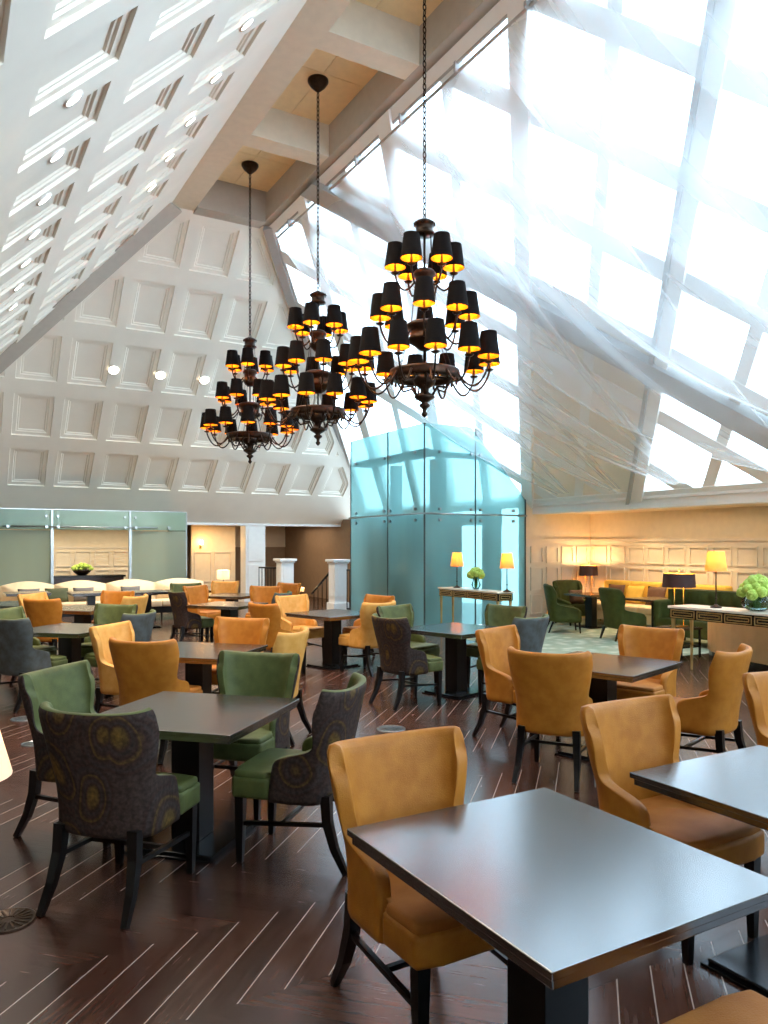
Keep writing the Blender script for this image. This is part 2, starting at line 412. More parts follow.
for p in (A, B):
    for a, b in ((-.13,-.12),(.05,-.12),(.05,.25),(-.13,.25)): vs.append(bm.verts.new(p + side*a + upv*b))
for f in ((0,1,2,3),(7,6,5,4),(0,4,5,1),(1,5,6,2),(2,6,7,3),(3,7,4,0)): bm.faces.new([vs[i] for i in f])
struct('trim_3', bm, 'greyframe')
# ridge strip: beams and coffer boards
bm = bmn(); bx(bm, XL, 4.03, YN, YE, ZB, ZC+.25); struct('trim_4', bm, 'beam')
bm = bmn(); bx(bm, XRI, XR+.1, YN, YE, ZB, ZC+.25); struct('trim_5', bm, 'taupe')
for k in range(-3, 8):
    y1 = YE - 2.68*k
    if y1 < YN: continue
    bm = bmn(); bx(bm, 4.03, XRI, y1-.36 if k else y1-.28, y1 if k else y1+.25, ZB+.004 if k else ZB-.04, ZC+.2)
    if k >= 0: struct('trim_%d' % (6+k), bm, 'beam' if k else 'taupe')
    else: bm.free()
bm = bmn()
for y0 in [YE-2.68*k for k in range(1, 8)]:
    for x0, x1 in ((4.03, 4.68), (4.69, XRI)):
        for a, b in ((y0, y0+1.15), (y0+1.16, y0+2.32)):
            bx(bm, x0, x1, a, b, ZC, ZC+.05)
bx(bm, 4.0, 5.4, YN, YE, ZC+.055, ZC+.1)
struct('ceiling', bm, 'cream')
# drape rail under the right beam
bm = bmn()
tube(bm, [(5.62,YN,7.62),(5.62,YE-.2,7.62)], .022, 8); tube(bm, [(5.60,YN,7.73),(5.60,YE-.2,7.73)], .03, 8)
for k in range(14): bx(bm, 5.56, 5.68, 13.2-1.34*k, 13.24-1.34*k, 7.60, 7.86)
rail = obj('drape_rail', bm, 'greyframe'); tag(rail, 'long steel rail with brackets along the ridge beam, carrying the sheer drapes', 'rail')

# ------------------------------------------------------------ skylight
ks = (ZB-ZE)/(XE-XR); lens = math.hypot(1, ks)
SKN = Vector((ks,0,1)).normalized()                       # outwards
def sk(X, Y, off=0): return Vector((X, Y, ZB-ks*(X-XR))) + SKN*off
SREG = [(XR, YN, 0), (XE, YN, 0), (XE, YB, 0), (XR, YE, 0)]
def strip(bm, f, c, w0, w1, th0, th1, reg):
    """bar where c-w0 <= f(X,Y) <= c+w1, f = .88Y +/- X, clipped to reg (plan X,Y)"""
    sg = f; n = (sg, .88)
    poly = [(x, y, 0) for x, y in reg]
    p0 = ((c-w0)*sg, 0); poly = clip(poly, p0, n, 0)
    if len(poly) < 3: return
    p1 = ((c+w1)*sg, 0); poly = clip(poly, p1, (-n[0], -n[1]), 0)
    if len(poly) < 3: return
    a = [bm.verts.new(sk(q[0], q[1], th0)) for q in poly]; b = [bm.verts.new(sk(q[0], q[1], th1)) for q in poly]
    bm.faces.new(a[::-1]); bm.faces.new(b)
    for i in range(len(a)): bm.faces.new((a[i], a[(i+1)%len(a)], b[(i+1)%len(a)], b[i]))
regxy = [(x, y) for x, y, _ in SREG]
win = bpy.data.objects.new('window_1', None); C.objects.link(win); win['kind'] = 'structure'
c1s = []; k = 0
bm = bmn()
for k in range(-6, 6):
    strip(bm, -1, .225+2.6*k, .15, .15, -.10, .14, regxy)        # structural rafters
struct('skylight_rafter', bm, 'skyframe', win)
bm = bmn()
for k in range(-6, 6): strip(bm, -1, -1.08+2.6*k, .10, .10, -.03, .10, regxy)
for k in range(-14, 6):
    c = 14.17+1.43*k
    strip(bm, 1, c, .17, .17, -.04, .10, regxy)
struct('window_frame', bm, 'skyframe', win)
bm = bmn(); strip(bm, 1, 15.9, .05, .38, -.16, .05, regxy); strip(bm, -1, -2.30, .0, .07, -.15, .05, regxy); struct('skylight_beam', bm, 'greyframe', win)
bm = bmn()   # border members
for (a, b) in ((XR, XR+.12), (XE-.14, XE)):
    q = [(a,YN,0),(b,YN,0),(b,YB if a > 8 else YE+.1,0),(a,YB if a > 8 else YE,0)]
    lo = [bm.verts.new(sk(x, y, -.05)) for x, y, _ in q]; hi = [bm.verts.new(sk(x, y, .12)) for x, y, _ in q]
    bm.faces.new(lo[::-1]); bm.faces.new(hi)
    for i in range(4): bm.faces.new((lo[i], lo[(i+1)%4], hi[(i+1)%4], hi[i]))
struct('skylight_kerb', bm, 'skyframe', win)
bm = bmn()
bm.faces.new([bm.verts.new(sk(x, y, .04)) for x, y, _ in SREG])
struct('pane', bm, 'skyglass', win)
# plaster panel filling the low corner of the skylight slope (left of the last rafter)
bm = bmn()
poly = [(x, y, 0) for x, y in regxy]
poly = clip(poly, (15.62, 0), (1, .88), 0); poly = clip(poly, (2.36, 0), (-1, .88), 0); poly = clip(poly, (-.22, 0), (1, -.88), 0)
lo = [bm.verts.new(sk(q[0], q[1], -.02)) for q in poly]; hi = [bm.verts.new(sk(q[0], q[1], .3)) for q in poly]
bm.faces.new(lo[::-1]); bm.faces.new(hi)
for i in range(len(lo)): bm.faces.new((lo[i], lo[(i+1)%len(lo)], hi[(i+1)%len(lo)], hi[i]))
struct('ceiling_corner', bm, 'white')
# eave beam
bm = bmn(); bx(bm, XE-.04, XE+.3, YN, 12.6, 2.31, 2.52); bx(bm, XE-.10, XE+.3, YN, 12.6, 2.475, 2.53); struct('trim_20', bm, 'trim')

# ------------------------------------------------------------ floor, walls
XW, YW = 12.65, 12.6
bm = bmn(); bx(bm, -5, 13, YN, 25, -.1, 0); struct('floor', bm, 'floor')
def carpet():
    m, nt, out = newmat('lounge_carpet'); L = nt.links.new
    tc = N(nt, 'ShaderNodeTexCoord'); vo = N(nt, 'ShaderNodeTexVoronoi', Scale=5.0); L(tc.outputs['Object'], vo.inputs['Vector'])
    cr = N(nt, 'ShaderNodeValToRGB'); e = cr.color_ramp.elements; e[0].color = lin((196,200,180)); e[1].color = lin((150,164,142)); e[0].position = .2; e[1].position = .6
    q = e.new(.4); q.color = lin((166,178,156))
    L(vo.outputs['Distance'], cr.inputs[0]); b = N(nt, 'ShaderNodeBsdfPrincipled', Roughness=.95); L(cr.outputs[0], b.inputs['Base Color'])
    n2 = N(nt, 'ShaderNodeTexNoise', Scale=120.0); L(tc.outputs['Object'], n2.inputs['Vector']); bp = N(nt, 'ShaderNodeBump', Strength=.5, Distance=.01); L(n2.outputs[0], bp.inputs['Height']); L(bp.outputs[0], b.inputs['Normal'])
    L(b.outputs[0], out.inputs[0]); return m
MT['rug'] = carpet()
bm = bmn(); bx(bm, 7.9, XW-.05, 7.6, YW-.05, .0, .004); tag(obj('carpet', bm, 'rug'), 'pale sage patterned carpet under the lounge armchairs', 'carpet')
def wainscot(bm, p0, along, nrm, length, rows, cols, z0, rh, gap):
    """raised square frames on a wall face"""
    p0, along, nrm = Vector(p0), Vector(along), Vector(nrm); cw = (length-gap)/cols
    z = z0
    for h in rows:
        for i in range(cols):
            a = gap + i*cw; b = a + cw - gap
            for (u0, u1, v0, v1) in ((a, b, z, z+.03), (a, b, z+h-.03, z+h), (a, a+.03, z+.03, z+h-.03), (b-.03, b, z+.03, z+h-.03)):
                q = [p0 + along*u + Vector((0,0,v)) for u, v in ((u0,v0),(u1,v0),(u1,v1),(u0,v1))]
                lo = [bm.verts.new(x) for x in q]; hi = [bm.verts.new(x + nrm*.034) for x in q]
                bm.faces.new(hi)
                for k in range(4): bm.faces.new((lo[k], lo[(k+1)%4], hi[(k+1)%4], hi[k]))
        z += h + gap
# lounge walls
bm = bmn(); bx(bm, XW, XW+.2, YN, YW+.2, 0, 2.6); struct('wall_right', bm, 'wall')
bm = bmn(); bx(bm, 10.74, XW, YW, YW+.2, 0, 2.75); struct('wall_lounge', bm, 'wall')
bm = bmn()
wainscot(bm, (XW,YW,0), (0,-1,0), (-1,0,0), 16.0, (.42,.5,.36), 31, .16, 0, .09); bx(bm, XW-.035, XW, YN, YW, 1.72, 1.78); bx(bm, XW-.02, XW, YN, YW, 0, .12); bx(bm, XW-.008, XW, YN, YW, .12, 1.72)
struct('trim_21', bm, 'wains')
bm = bmn()
wainscot(bm, (10.8,YW,0), (1,0,0), (0,-1,0), 1.85, (.42,.5,.36), 4, .16, 0, .09); bx(bm, 10.75, XW, YW-.035, YW, 1.72, 1.78); bx(bm, 10.75, XW, YW-.02, YW, 0, .12); bx(bm, 10.75, XW, YW-.008, YW, .12, 1.72)
struct('trim_22', bm, 'wains')
bm = bmn(); bx(bm, XE, XW+.2, YN, YW+.2, 2.345, 2.45); struct('ceiling_lounge', bm, 'wall')
# rear and left walls, low left ceiling
bm = bmn(); bx(bm, -5, 13, YN-.2, YN, 0, 2.5); struct('wall_front', bm, 'wall')
added_win = bpy.data.objects.new('added_gable_window', None); C.objects.link(added_win); added_win['kind'] = 'structure'  # unseen gable glazing behind the camera, added to light the back slope
bm = bmn()
for k in range(10): x = -2.4+1.46*k; bx(bm, x-.05, x+.05, YN-.12, YN, 2.5, 8.6)
for z in (2.55, 4.0, 5.5, 7.0, 8.5): bx(bm, -3, 11.2, YN-.11, YN-.01, z-.05, z+.05)
struct('window_frame', bm, 'skyframe', added_win)
bm = bmn(); bx(bm, -3, 11.2, YN-.07, YN-.06, 2.5, 8.6); struct('pane', bm, 'skyglass', added_win)
bm = bmn(); bx(bm, -5.2, -5, YN, 25, 0, 3); struct('wall_left', bm, 'wall')
bm = bmn(); bx(bm, -5.2, XHL, YN, YB, 2.2, 2.35); struct('ceiling_left_low', bm, 'white')
# room behind the hip slope
bm = bmn(); bx(bm, -5, 13, 24.5, 24.7, 0, 2.4); struct('wall_back', bm, 'brownwall')
bm = bmn(); bx(bm, -5, 13, YB+.3, 24.7, 2.3, 2.4); struct('ceiling_back_hall', bm, 'white')
bm = bmn(); bx(bm, 10.2, 10.4, 16, 24.5, 0, 2.4); struct('wall_stair', bm, 'brownwall')
# alcove wall seen through the glass opening, and the tan corridor wall beside it
bm = bmn(); bx(bm, -4, 5.6, 22.2, 22.35, 0, 2.3); struct('wall_alcove', bm, 'wall')
bm = bmn(); wainscot(bm, (-4,22.2,0), (1,0,0), (0,-1,0), 9.6, (.3,.42,.42), 19, .16, 0, .09); bx(bm, -4, 5.6, 22.17, 22.2, 1.55, 1.6); struct('trim_23', bm, 'wains')
bm = bmn(); bx(bm, 6.35, 7.7, 22.4, 22.5, 0, 2.3); struct('wall_corridor', bm, 'wall')
bm = bmn(); wainscot(bm, (6.35,22.4,0), (1,0,0), (0,-1,0), 1.3, (.3,.9), 2, .16, 0, .09); struct('trim_24', bm, 'wains')
bm = bmn(); bx(bm, 7.27, 7.85, YB-.02, YB+.4, 0, 2.19); bx(bm, 7.22, 7.90, YB-.06, YB+.44, 0, .2); bx(bm, 7.34, 7.78, YB-.04, YB, .3, 1.1); bx(bm, 7.34, 7.78, YB-.04, YB, 1.2, 2.1); struct('trim_25', bm, 'trim')
bm = bmn(); bx(bm, 7.85, 10.2, 24.46, 24.5, 1.58, 1.64); bx(bm, 7.85, 10.2, 24.47, 24.5, 1.64, 2.3); struct('trim_26', bm, 'wains')

# recessed lights
def disc_light(loc, nrm, r, m, label, group):
    bm = bmn(); lathe(bm, [(0,0),(r,0)], 20, mi=0); lathe(bm, [(r,0),(r+.02,.006),(r+.025,-.02)], 20, mi=1)
    o = obj('ceiling_spot', bm, [m, 'trim'], loc=loc); o.rotation_mode = 'QUATERNION'; o.rotation_quaternion = Vector((0,0,1)).rotation_difference(Vector(nrm))
    tag(o, label, 'ceiling light', group); return o
nl = Vector((ls,0,-1)).normalized(); nh = Vector((0,-1,-1/hs)).normalized()
for k in range(7):
    Y = 6.56 + 1.03*k
    disc_light(Vector((.9,Y,ZH+(.9-XHL)*ls)) + nl*.012, nl, .075, 'spotoff', 'small white spot in the lower row on the coffered left ceiling slope', 'spots in the lower row of the left slope')
for k in range(6):
    Y = 6.42 + 1.03*k
    disc_light(Vector((2.68,Y,ZH+(2.68-XHL)*ls)) + nl*.012, nl, .075, 'spotoff', 'small white spot in the upper row on the coffered left ceiling slope', 'spots in the upper row of the left slope')
for X, w in ((3.115,'leftmost'),(4.09,'middle'),(5.065,'rightmost')):
    disc_light(Vector((X,YB-(5.35-ZH)/hs,5.35)) + nh*.012, nh, .10, 'spot', 'round white spot on the back ceiling slope, %s of the three' % w, 'spots on the back slope')
for px, d, w in ((625,15.3,'nearest the glass tower'),(657,14.5,'the middle one'),(692,13.7,'farthest from the glass tower')):
    p = at(px, d, 2.338); disc_light(p, (0,0,-1), .06, 'spot', 'tiny downlight under the lounge ceiling edge, %s' % w, 'lounge downlights')
    l = bpy.data.lights.new('lounge_spot', 'SPOT'); l.energy = 60; l.color = (1,.72,.38); l.spot_size = 1.9; l.spot_blend = .8; l.shadow_soft_size = .06
    lo = bpy.data.objects.new('lounge_spot', l); C.objects.link(lo); lo.location = p + Vector((0.2,0,-.02))

def down(loc, e, size=2.0, col=(1,.87,.70)):
    l = bpy.data.lights.new('ceiling_spot_light', 'SPOT'); l.energy = e; l.color = col; l.spot_size = size; l.spot_blend = .9; l.shadow_soft_size = .09
    o = bpy.data.objects.new('ceiling_spot_light', l); C.objects.link(o); o.location = loc
for X in (3.115, 4.09, 5.065): down((X, YB-(5.35-ZH)/hs-.12, 5.25), 380)
for k in range(0, 7): down(Vector((.9,6.56+1.03*k,ZH+(.9-XHL)*ls)) + nl*.1, 170)
for k in range(0, 6): down(Vector((2.68,6.42+1.03*k,ZH+(2.68-XHL)*ls)) + nl*.1, 170)

# ------------------------------------------------------------ sheer drapes
def drape(ye, yt0, yt1, zs, k, label):
    bm = bmn(); uvl = bm.loops.layers.uv.new('UVMap')
    NU, NV = 54, 72
    top = lambda v: Vector((5.62, yt0+(yt1-yt0)*v, 7.60))
    rnd = random.Random(k*13+5); ph = [rnd.uniform(0, 6.28) for _ in range(4)]
    grid = []
    for i in range(NU+1):
        u = i/NU; row = []
        g = u**1.15                                    # gather towards the eave
        for j in range(NV+1):
            v = j/NV
            a = top(v); b = Vector((10.52, ye + (v-.5)*.34, 2.66))
            p = a.lerp(b, u); p.y = a.y + (b.y-a.y)*g
            sag = zs*math.sin(PI*u)*(1 - .8*math.cos(PI*v))
            p.z -= sag*.95 + .08*math.sin(PI*u); p.x -= sag*.2
            amp = .018 + .085*math.sin(PI*min(1,u*1.05))
            w = math.sin(v*23+ph[0]+u*1.5)*.32 + math.sin(v*41+ph[1])*.05 + math.sin(v*11+ph[2]-u*2)*.7
            p += Vector((-.6,0,-.8))*w*amp
            row.append(bm.verts.new(p))
        grid.append(row)
    for i in range(NU):
        for j in range(NV):
            f = bm.faces.new((grid[i][j], grid[i+1][j], grid[i+1][j+1], grid[i][j+1])); f.smooth = True
            for lp, (a, b) in zip(f.loops, ((i,j),(i+1,j),(i+1,j+1),(i,j+1))): lp[uvl].uv = (a/NU, b/NV)
    o = obj('sheer_drape', bm, 'sheer', recalc=False); tag(o, label, 'drape', 'sheer drapes under the skylight')
DR = [(11.2, 11.9, 13.85, .35, 'white sheer drape swag nearest the back slope, hanging beside the glass tower'),
      (9.9, 10.3, 13.1, .42, 'white sheer drape swag second from the glass tower, gathered above the lounge armchairs'),
      (8.5, 8.8, 11.9, .48, 'white sheer drape swag third from the tower, gathered above the lounge lamps'),
      (6.5, 7.2, 10.5, .5, 'white sheer drape swag fourth from the tower, running to the right frame edge'),
      (4.5, 5.7, 8.9, .5, 'white sheer drape swag crossing the middle of the skylight above the fourth one'),
      (2.7, 4.1, 7.3, .5, 'white sheer drape swag at the upper right of the skylight'),
      (.9, 2.4, 5.6, .5, 'white sheer drape swag farthest from the tower, at the upper right frame corner')]
for k, (ye, a, b, s, lab) in enumerate(DR): drape(ye, a, b, s, k, lab)

# ------------------------------------------------------------ glass tower
TX0, TX1, TY0, TY1, TZ = 8.18, 10.74, 12.58, 15.7, 4.05
root = thing('glass_tower', 'tall frosted teal glass tower with steel bolts standing beside the lounge wall', 'glass enclosure', (0,0,0))
ztop = lambda x: min(TZ, ZB-ks*(x-XR)-.1)
def pane_x(x0, x1, z0, z1, y):
    bm = bmn(); pts = [(x0,z0),(x1,z0),(x1,min(z1,ztop(x1)))]
    xk = XR+(ZB-TZ-.1)/ks
    if z1 > 3 and x0 < xk < x1: pts.append((xk, TZ))
    pts.append((x0,min(z1,ztop(x0))))
    a = [bm.verts.new((x,y-.006,z)) for x,z in pts]; b = [bm.verts.new((x,y+.006,z)) for x,z in pts]
    bm.faces.new(a); bm.faces.new(b[::-1])
    for i in range(len(a)): bm.faces.new((a[i], a[(i+1)%len(a)], b[(i+1)%len(a)], b[i]))
    obj('glass_pane', bm, 'teal', root)
ZJ = 2.27
xm = 9.42
for z0, z1 in ((.02, ZJ-.012), (ZJ+.012, TZ)):
    for x0, x1 in ((TX0+.02, xm-.006), (xm+.006, TX1)): pane_x(x0, x1, z0, z1, TY0)
    for y0, y1 in ((TY0+.02, 14.0-.006), (14.0+.006, TY1)):
        bm = bmn(); bx(bm, TX0-.006, TX0+.006, y0, y1, z0, z1); obj('glass_pane', bm, 'teal', root)
bm = bmn()
for x, y in ((TX0,TY0),(xm,TY0),(TX0,14.0),(TX0,TY1)): bx(bm, x-.012, x+.012, y-.012, y+.012, 0, TZ)
bx(bm, TX1-.02, TX1+.01, TY0-.015, TY0+.01, 0, ztop(TX1))
obj('corner_strip', bm, 'rope', root)
bm = bmn()
for z in (ZJ,):
    tube(bm, [(TX0-.05,TY0-.05,z),(TX1,TY0-.05,z)], .018, 8); tube(bm, [(TX0-.05,TY0-.05,z),(TX0-.05,TY1,z)], .018, 8)
tube(bm, [(TX0+.1,TY0+.14,3.55),(10.0,TY0+.14,3.4)], .03, 8); tube(bm, [(TX0+.14,TY0+.1,3.55),(TX0+.14,TY1,3.55)], .03, 8)
obj('rail', bm, 'steel', root)
def bolt(c, d):
    bm = bmn(); tube(bm, [Vector(c)-Vector(d)*.03, Vector(c)+Vector(d)*.02], .03, 12); return obj('bolt', bm, 'steel', root)
for x in (TX0+.35, xm-.12, xm+.12, TX1-.35):
    for z in (ZJ-.12, ZJ+.1) + ((3.5,) if x < 10 else ()): bolt((x,TY0-.02,z), (0,1,0))
for y in (TY0+.3, 14.0-.12, 14.0+.12, TY1-.3):
    for z in (ZJ-.12, ZJ+.1, 3.5): bolt((TX0-.02,y,z), (1,0,0))
bm = bmn()   # glass cap rail and inner shelf ledge
bx(bm, TX0+.05, 9.9, TY0+.06, TY0+.5, 3.46, 3.52); bx(bm, TX0+.05, TX0+.5, TY0+.5, TY1, 3.46, 3.52)
obj('ledge', bm, 'core', root)
bm = bmn()   # shaft core, open framework
bx(bm, TX0+.75, TX0+1.0, TY0+.7, TY0+.95, 0, 3.46); bx(bm, 10.2, 10.5, TY0+.5, TY0+.8, 0, 2.5); bx(bm, TX0+.7, TX0+.9, 14.9, 15.1, 0, 3.46)
bx(bm, TX0+.7, 10.6, TY0+.6, TY1, 2.1, 2.3)
obj('shaft_frame', bm, 'core', root)
bm = bmn(); bx(bm, TX0+1.3, 9.95, TY0+1.2, 15.3, 0, 2.1); bx(bm, TX0+.5, TX0+.9, 13.3, 14.4, .2, 1.0); obj('shaft_car', bm, 'cushion', root)

# ------------------------------------------------------------ glass partition
YP, ZP = 18.6, 2.44
root = thing('glass_partition', 'green tinted frosted glass partition with open centre behind the cream banquette', 'glass partition')
xend = 5.15
def X_at(px, Y): u = (px-384)/F_PX; return (.5+.866*u)/(.866-.5*u)*Y
xa, xb = X_at(52, YP), X_at(130, YP)
for x0, x1 in ((-2.5, xa-1.6), (xa-1.58, xa), (xb, xend)):
    bm = bmn(); bx(bm, x0, x1, YP-.008, YP+.008, .02, 1.98); obj('frosted_panel', bm, 'partition', root)
for x0, x1 in ((-2.5, xa-1.6), (xa-1.58, xa-.01), (xa+.01, xb-.01), (xb+.01, xend)):
    bm = bmn(); bx(bm, x0, x1, YP-.008, YP+.008, 2.0, ZP); obj('header_panel', bm, 'header', root)
bm = bmn(); bx(bm, xend-.008, xend+.008, YP, YB-.06, .02, ZP); obj('return_panel', bm, 'partition', root)
bm = bmn()
for x in (xa, xb): bx(bm, x-.03, x+.03, YP-.05, YP+.05, 0, 2.0); bx(bm, x-.02, x+.02, YP-.03, YP+.03, 2.0, ZP)
bx(bm, -2.5, xend, YP-.012, YP+.012, ZP, ZP+.02); bx(bm, xend-.015, xend+.015, YP-.015, YP+.015, 0, ZP)
obj('steel_post', bm, 'steel', root)
bm = bmn(); tube(bm, [(xa-1.0,YP-.07,2.06),(xend-.7,YP-.07,2.06)], .02, 8); obj('sliding_rail', bm, 'steel', root)
for x in (xa-.9, xa-.12, xa+.12, xb-.12, xb+.12, xb+.9):
    bm = bmn(); tube(bm, [(x,YP-.1,2.06),(x,YP+.02,2.06)], .035, 10); obj('bolt', bm, 'steel', root)
    if abs(x-xa) < .2 or abs(x-xb) < .2:
        bm = bmn(); tube(bm, [(x,YP-.06,2.3),(x,YP+.04,2.3)], .03, 10); obj('bolt', bm, 'steel', root)

# ------------------------------------------------------------ chairs
def shell_bm(W=.288, TH=.055, zt=.93, z0=.33, arm=.335, wing=.13, sadd=.022):
    """curved upholstered back with short arms; material 0 outside, 1 inside and rims"""
    bm = bmn()
    levels = [0, .10, .2, .30, .37, .41, .45, .49, .56, .65, .78, .9, 1.0]
    ts = [-1,-.94,-.8,-.66,-.58,-.48,-.36,-.22,-.08,.08,.22,.36,.48,.58,.66,.8,.94,1]
    def P(v, t, off):
        z = z0 + (zt-z0)*v
        wt = W*(.90 + .0*v)
        wt = W*(.905 - .035*math.sin(PI*min(1,v/.62)) + .16*max(0,(v-.4)/.6)**1.1)
        if v > .93: wt -= .012
        if v < .37: e = arm
        elif v < .48: q = (v-.37)/.11; q = q*q*(3-2*q); e = arm*(1-q) + (wing-.005)*q
        else: e = wing-.005 + .03*math.sin((v-.54)/.46*PI*.8)
        a = min(1, abs(t)/.6); c = .125
        sx = math.copysign(1, t)
        th = TH*(1 if off else 0)
        x = sx*(wt-th)*math.sin(a*PI/2)**.9 if a > 0 else 0
        y = -.255 + th + (c-th*.75)*(1-math.cos(a*PI/2))**1.08
        if abs(t) > .6:
            q = (abs(t)-.6)/.4; y += (max(e,c)-c-(.004 if off else 0))*q
        y -= .115*max(0, v-.12)**1.15
        zz = z
        if v > .8: zz += sadd*(min(abs(t),.7)**2*3 - .6)*(v-.8)/.2 - (max(0, abs(t)-.5)/.5)**2.2*.10*(v-.8)/.2
        return Vector((x, y, zz))
    O = [[bm.verts.new(P(v, t, 0)) for t in ts] for v in levels]
    I = [[bm.verts.new(P(v, t, 1)) for t in ts] for v in levels]
    n, m = len(levels), len(ts)
    def q(a, b, c, d, mi):
        f = bm.faces.new((a,b,c,d)); f.material_index = mi; f.smooth = True
    for i in range(n-1):
        for j in range(m-1):
            q(O[i][j], O[i][j+1], O[i+1][j+1], O[i+1][j], 0); q(I[i][j+1], I[i][j], I[i+1][j], I[i+1][j+1], 1)
        for j, s in ((0, 1), (m-1, -1)):
            q(O[i][j], O[i+1][j], I[i+1][j], I[i][j], 1)
    for j in range(m-1):
        q(O[-1][j], O[-1][j+1], I[-1][j+1], I[-1][j], 1); q(O[0][j], I[0][j], I[0][j+1], O[0][j+1], 0)
    return bm
def make_chair(name, label, cat, out, inn, seatm, group):
    t = thing(name, label, cat, group=group)
    obj('backrest', shell_bm(), [out, inn], t, subsurf=1)
    bm = bmn()
    prism(bm, [(-.205,-.20),(.205,-.20),(.212,.065),(.252,.085),(.245,.285),(.15,.305),(-.15,.305),(-.245,.285),(-.252,.085),(-.212,.065)], .345, .455, bev=.022)
    obj('seat', bm, inn, t, smooth=True)
    bm = bmn()
    prism(bm, [(-.2,-.19),(.2,-.19),(.206,.075),(.243,.095),(.236,.275),(.14,.293),(-.14,.293),(-.236,.275),(-.243,.095),(-.206,.075)], .44, .485, bev=.02)
    obj('seat_cushion', bm, seatm, t, smooth=True)
    for s in (-1, 1):
        bm = bmn(); tube(bm, [(s*.205,.25,.37),(s*.205,.25,.2),(s*.205,.252,0)], [.034,.03,.021], 4); obj('leg', bm, 'blackwood', t)
    for s in (-1, 1):
        bm = bmn(); tube(bm, [(s*.19,-.215,.38),(s*.195,-.225,.25),(s*.205,-.265,.12),(s*.215,-.33,0)], [.036,.033,.027,.02], 4); obj('leg', bm, 'blackwood', t)
    bm = bmn()
    for s in (-1, 1): tube(bm, [(s*.2,-.225,.235),(s*.205,.25,.205)], .014, 4)
    tube(bm, [(-.2,.02,.218),(.2,.02,.218)], .014, 4)
    obj('stretcher', bm, 'blackwood', t)
    return t
KINDS = {
 'amber': ('amber', 'amber', 'amberseat'), 'honey': ('paleamber', 'paleamber', 'paleamber'),
 'paisley': ('paisley', 'green', 'green'), 'grey': ('bluegrey', 'green', 'green'),
}
GR = {'amber': 'amber dining chairs', 'honey': 'pale honey dining chairs', 'paisley': 'green dining chairs with paisley backs', 'grey': 'green dining chairs with blue grey backs'}
protos = {}
def chair(kind, pos, a, label):
    if kind not in protos:
        o, i, s = KINDS[kind]; protos[kind] = make_chair('dining_chair', label, 'chair', o, i, s, GR[kind])
        r = protos[kind]; r.location = pos; r.rotation_euler = (0,0,az(a))
    else: dup(protos[kind], pos, az(a), label)
# ------------------------------------------------------------ tables
def make_table(sx, sy, label, loc, rot, top='tabletop', ped='blackwood', zt=.725, group='square dining tables'):
    t = thing('dining_table', label, 'table', loc, rot, group)
    bm = bmn(); bx(bm, -sx/2, sx/2, -sy/2, sy/2, zt-.022, zt, bev=.003); bx(bm, -sx/2+.012, sx/2-.012, -sy/2+.012, sy/2-.012, zt-.05, zt-.0225, bev=.004); obj('tabletop', bm, top, t)
    bm = bmn(); bx(bm, -.085, .085, -.085, .085, .03, zt-.05, bev=.004); bx(bm, -.2, .2, -.2, .2, zt-.075, zt-.0505); obj('pedestal', bm, ped, t)
    bm = bmn(); bx(bm, -.27, .27, -.27, .27, 0, .012, bev=.003); bx(bm, -.25, .25, -.25, .25, .012, .03, bev=.006); obj('base_plate', bm, 'steelplate', t)
    return t
C1 = ll(.489, 2.283)
make_table(.85, .97, 'large dark table top in the foreground with pale sky reflection', C1, 0)
C2 = ll(1.61, 2.9)
tp = make_table(.85, .97, 'dark table cut by the right edge, beside the foreground table', C2, 0)
SQ = None
def sqtable(lat, d, camrot, label, ped=None):
    global SQ
    loc = ll(lat, d)
    if SQ is None: SQ = make_table(.92, .92, label, loc, az(camrot))
    else: dup(SQ, loc, az(camrot), label)
    return loc
def around(lat, d, rot, dist, items):
    """items: {quarter: (kind, label, extra distance)}; quarter 0 = chair on the near side facing away"""
    for q, it in items.items():
        a = rot + q*90; k, lab = it[0], it[1]; ds = dist + (it[2] if len(it) > 2 else 0)
        chair(k, ll(lat - math.sin(math.radians(a))*ds, d - math.cos(math.radians(a))*ds), a + (it[3] if len(it) > 3 else 0), lab)
# foreground
chair('amber', ll(.165, 2.69), 150, 'amber velvet chair tucked behind the foreground table')
chair('amber', ll(1.25, 3.33), 150, 'amber velvet chair with a greyish worn seat between the two foreground tables')
chair('amber', ll(2.37, 4.15), 160, 'amber chair cut off by the right frame edge beyond the right table')
chair('amber', ll(.90, 1.66), -30, 'amber chair whose seat corner shows in the lower right corner of the photo')
# green chairs table
sqtable(-1.07, 4.27, 15, 'square dark table ringed by four green paisley chairs, left foreground')
around(-1.07, 4.27, 15, .64, {
 0: ('paisley', 'nearest paisley backed chair in the left foreground, back turned to the camera', -.0),
 1: ('paisley', 'green chair left of the near green table, behind the nearest paisley chair', .02),
 2: ('paisley', 'green chair on the far side of the near green table, facing the camera', .02),
 3: ('paisley', 'paisley backed green chair on the right of the near green table, turned left', .0)})
# amber table right of centre
sqtable(1.72, 6.02, 42, 'square dark table right of centre with four amber chairs')
around(1.72, 6.02, 42, .69, {
 0: ('amber', 'amber chair seen squarely from behind, right of centre beside the empty aisle', .03, -16),
 1: ('amber', 'amber chair with its pale inner back showing, left side of the table right of centre', .06),
 2: ('amber', 'amber chair beyond the table right of centre, open seat facing the camera', .03),
 3: ('amber', 'amber chair on the right of the table right of centre, outer back to the right', .05)})
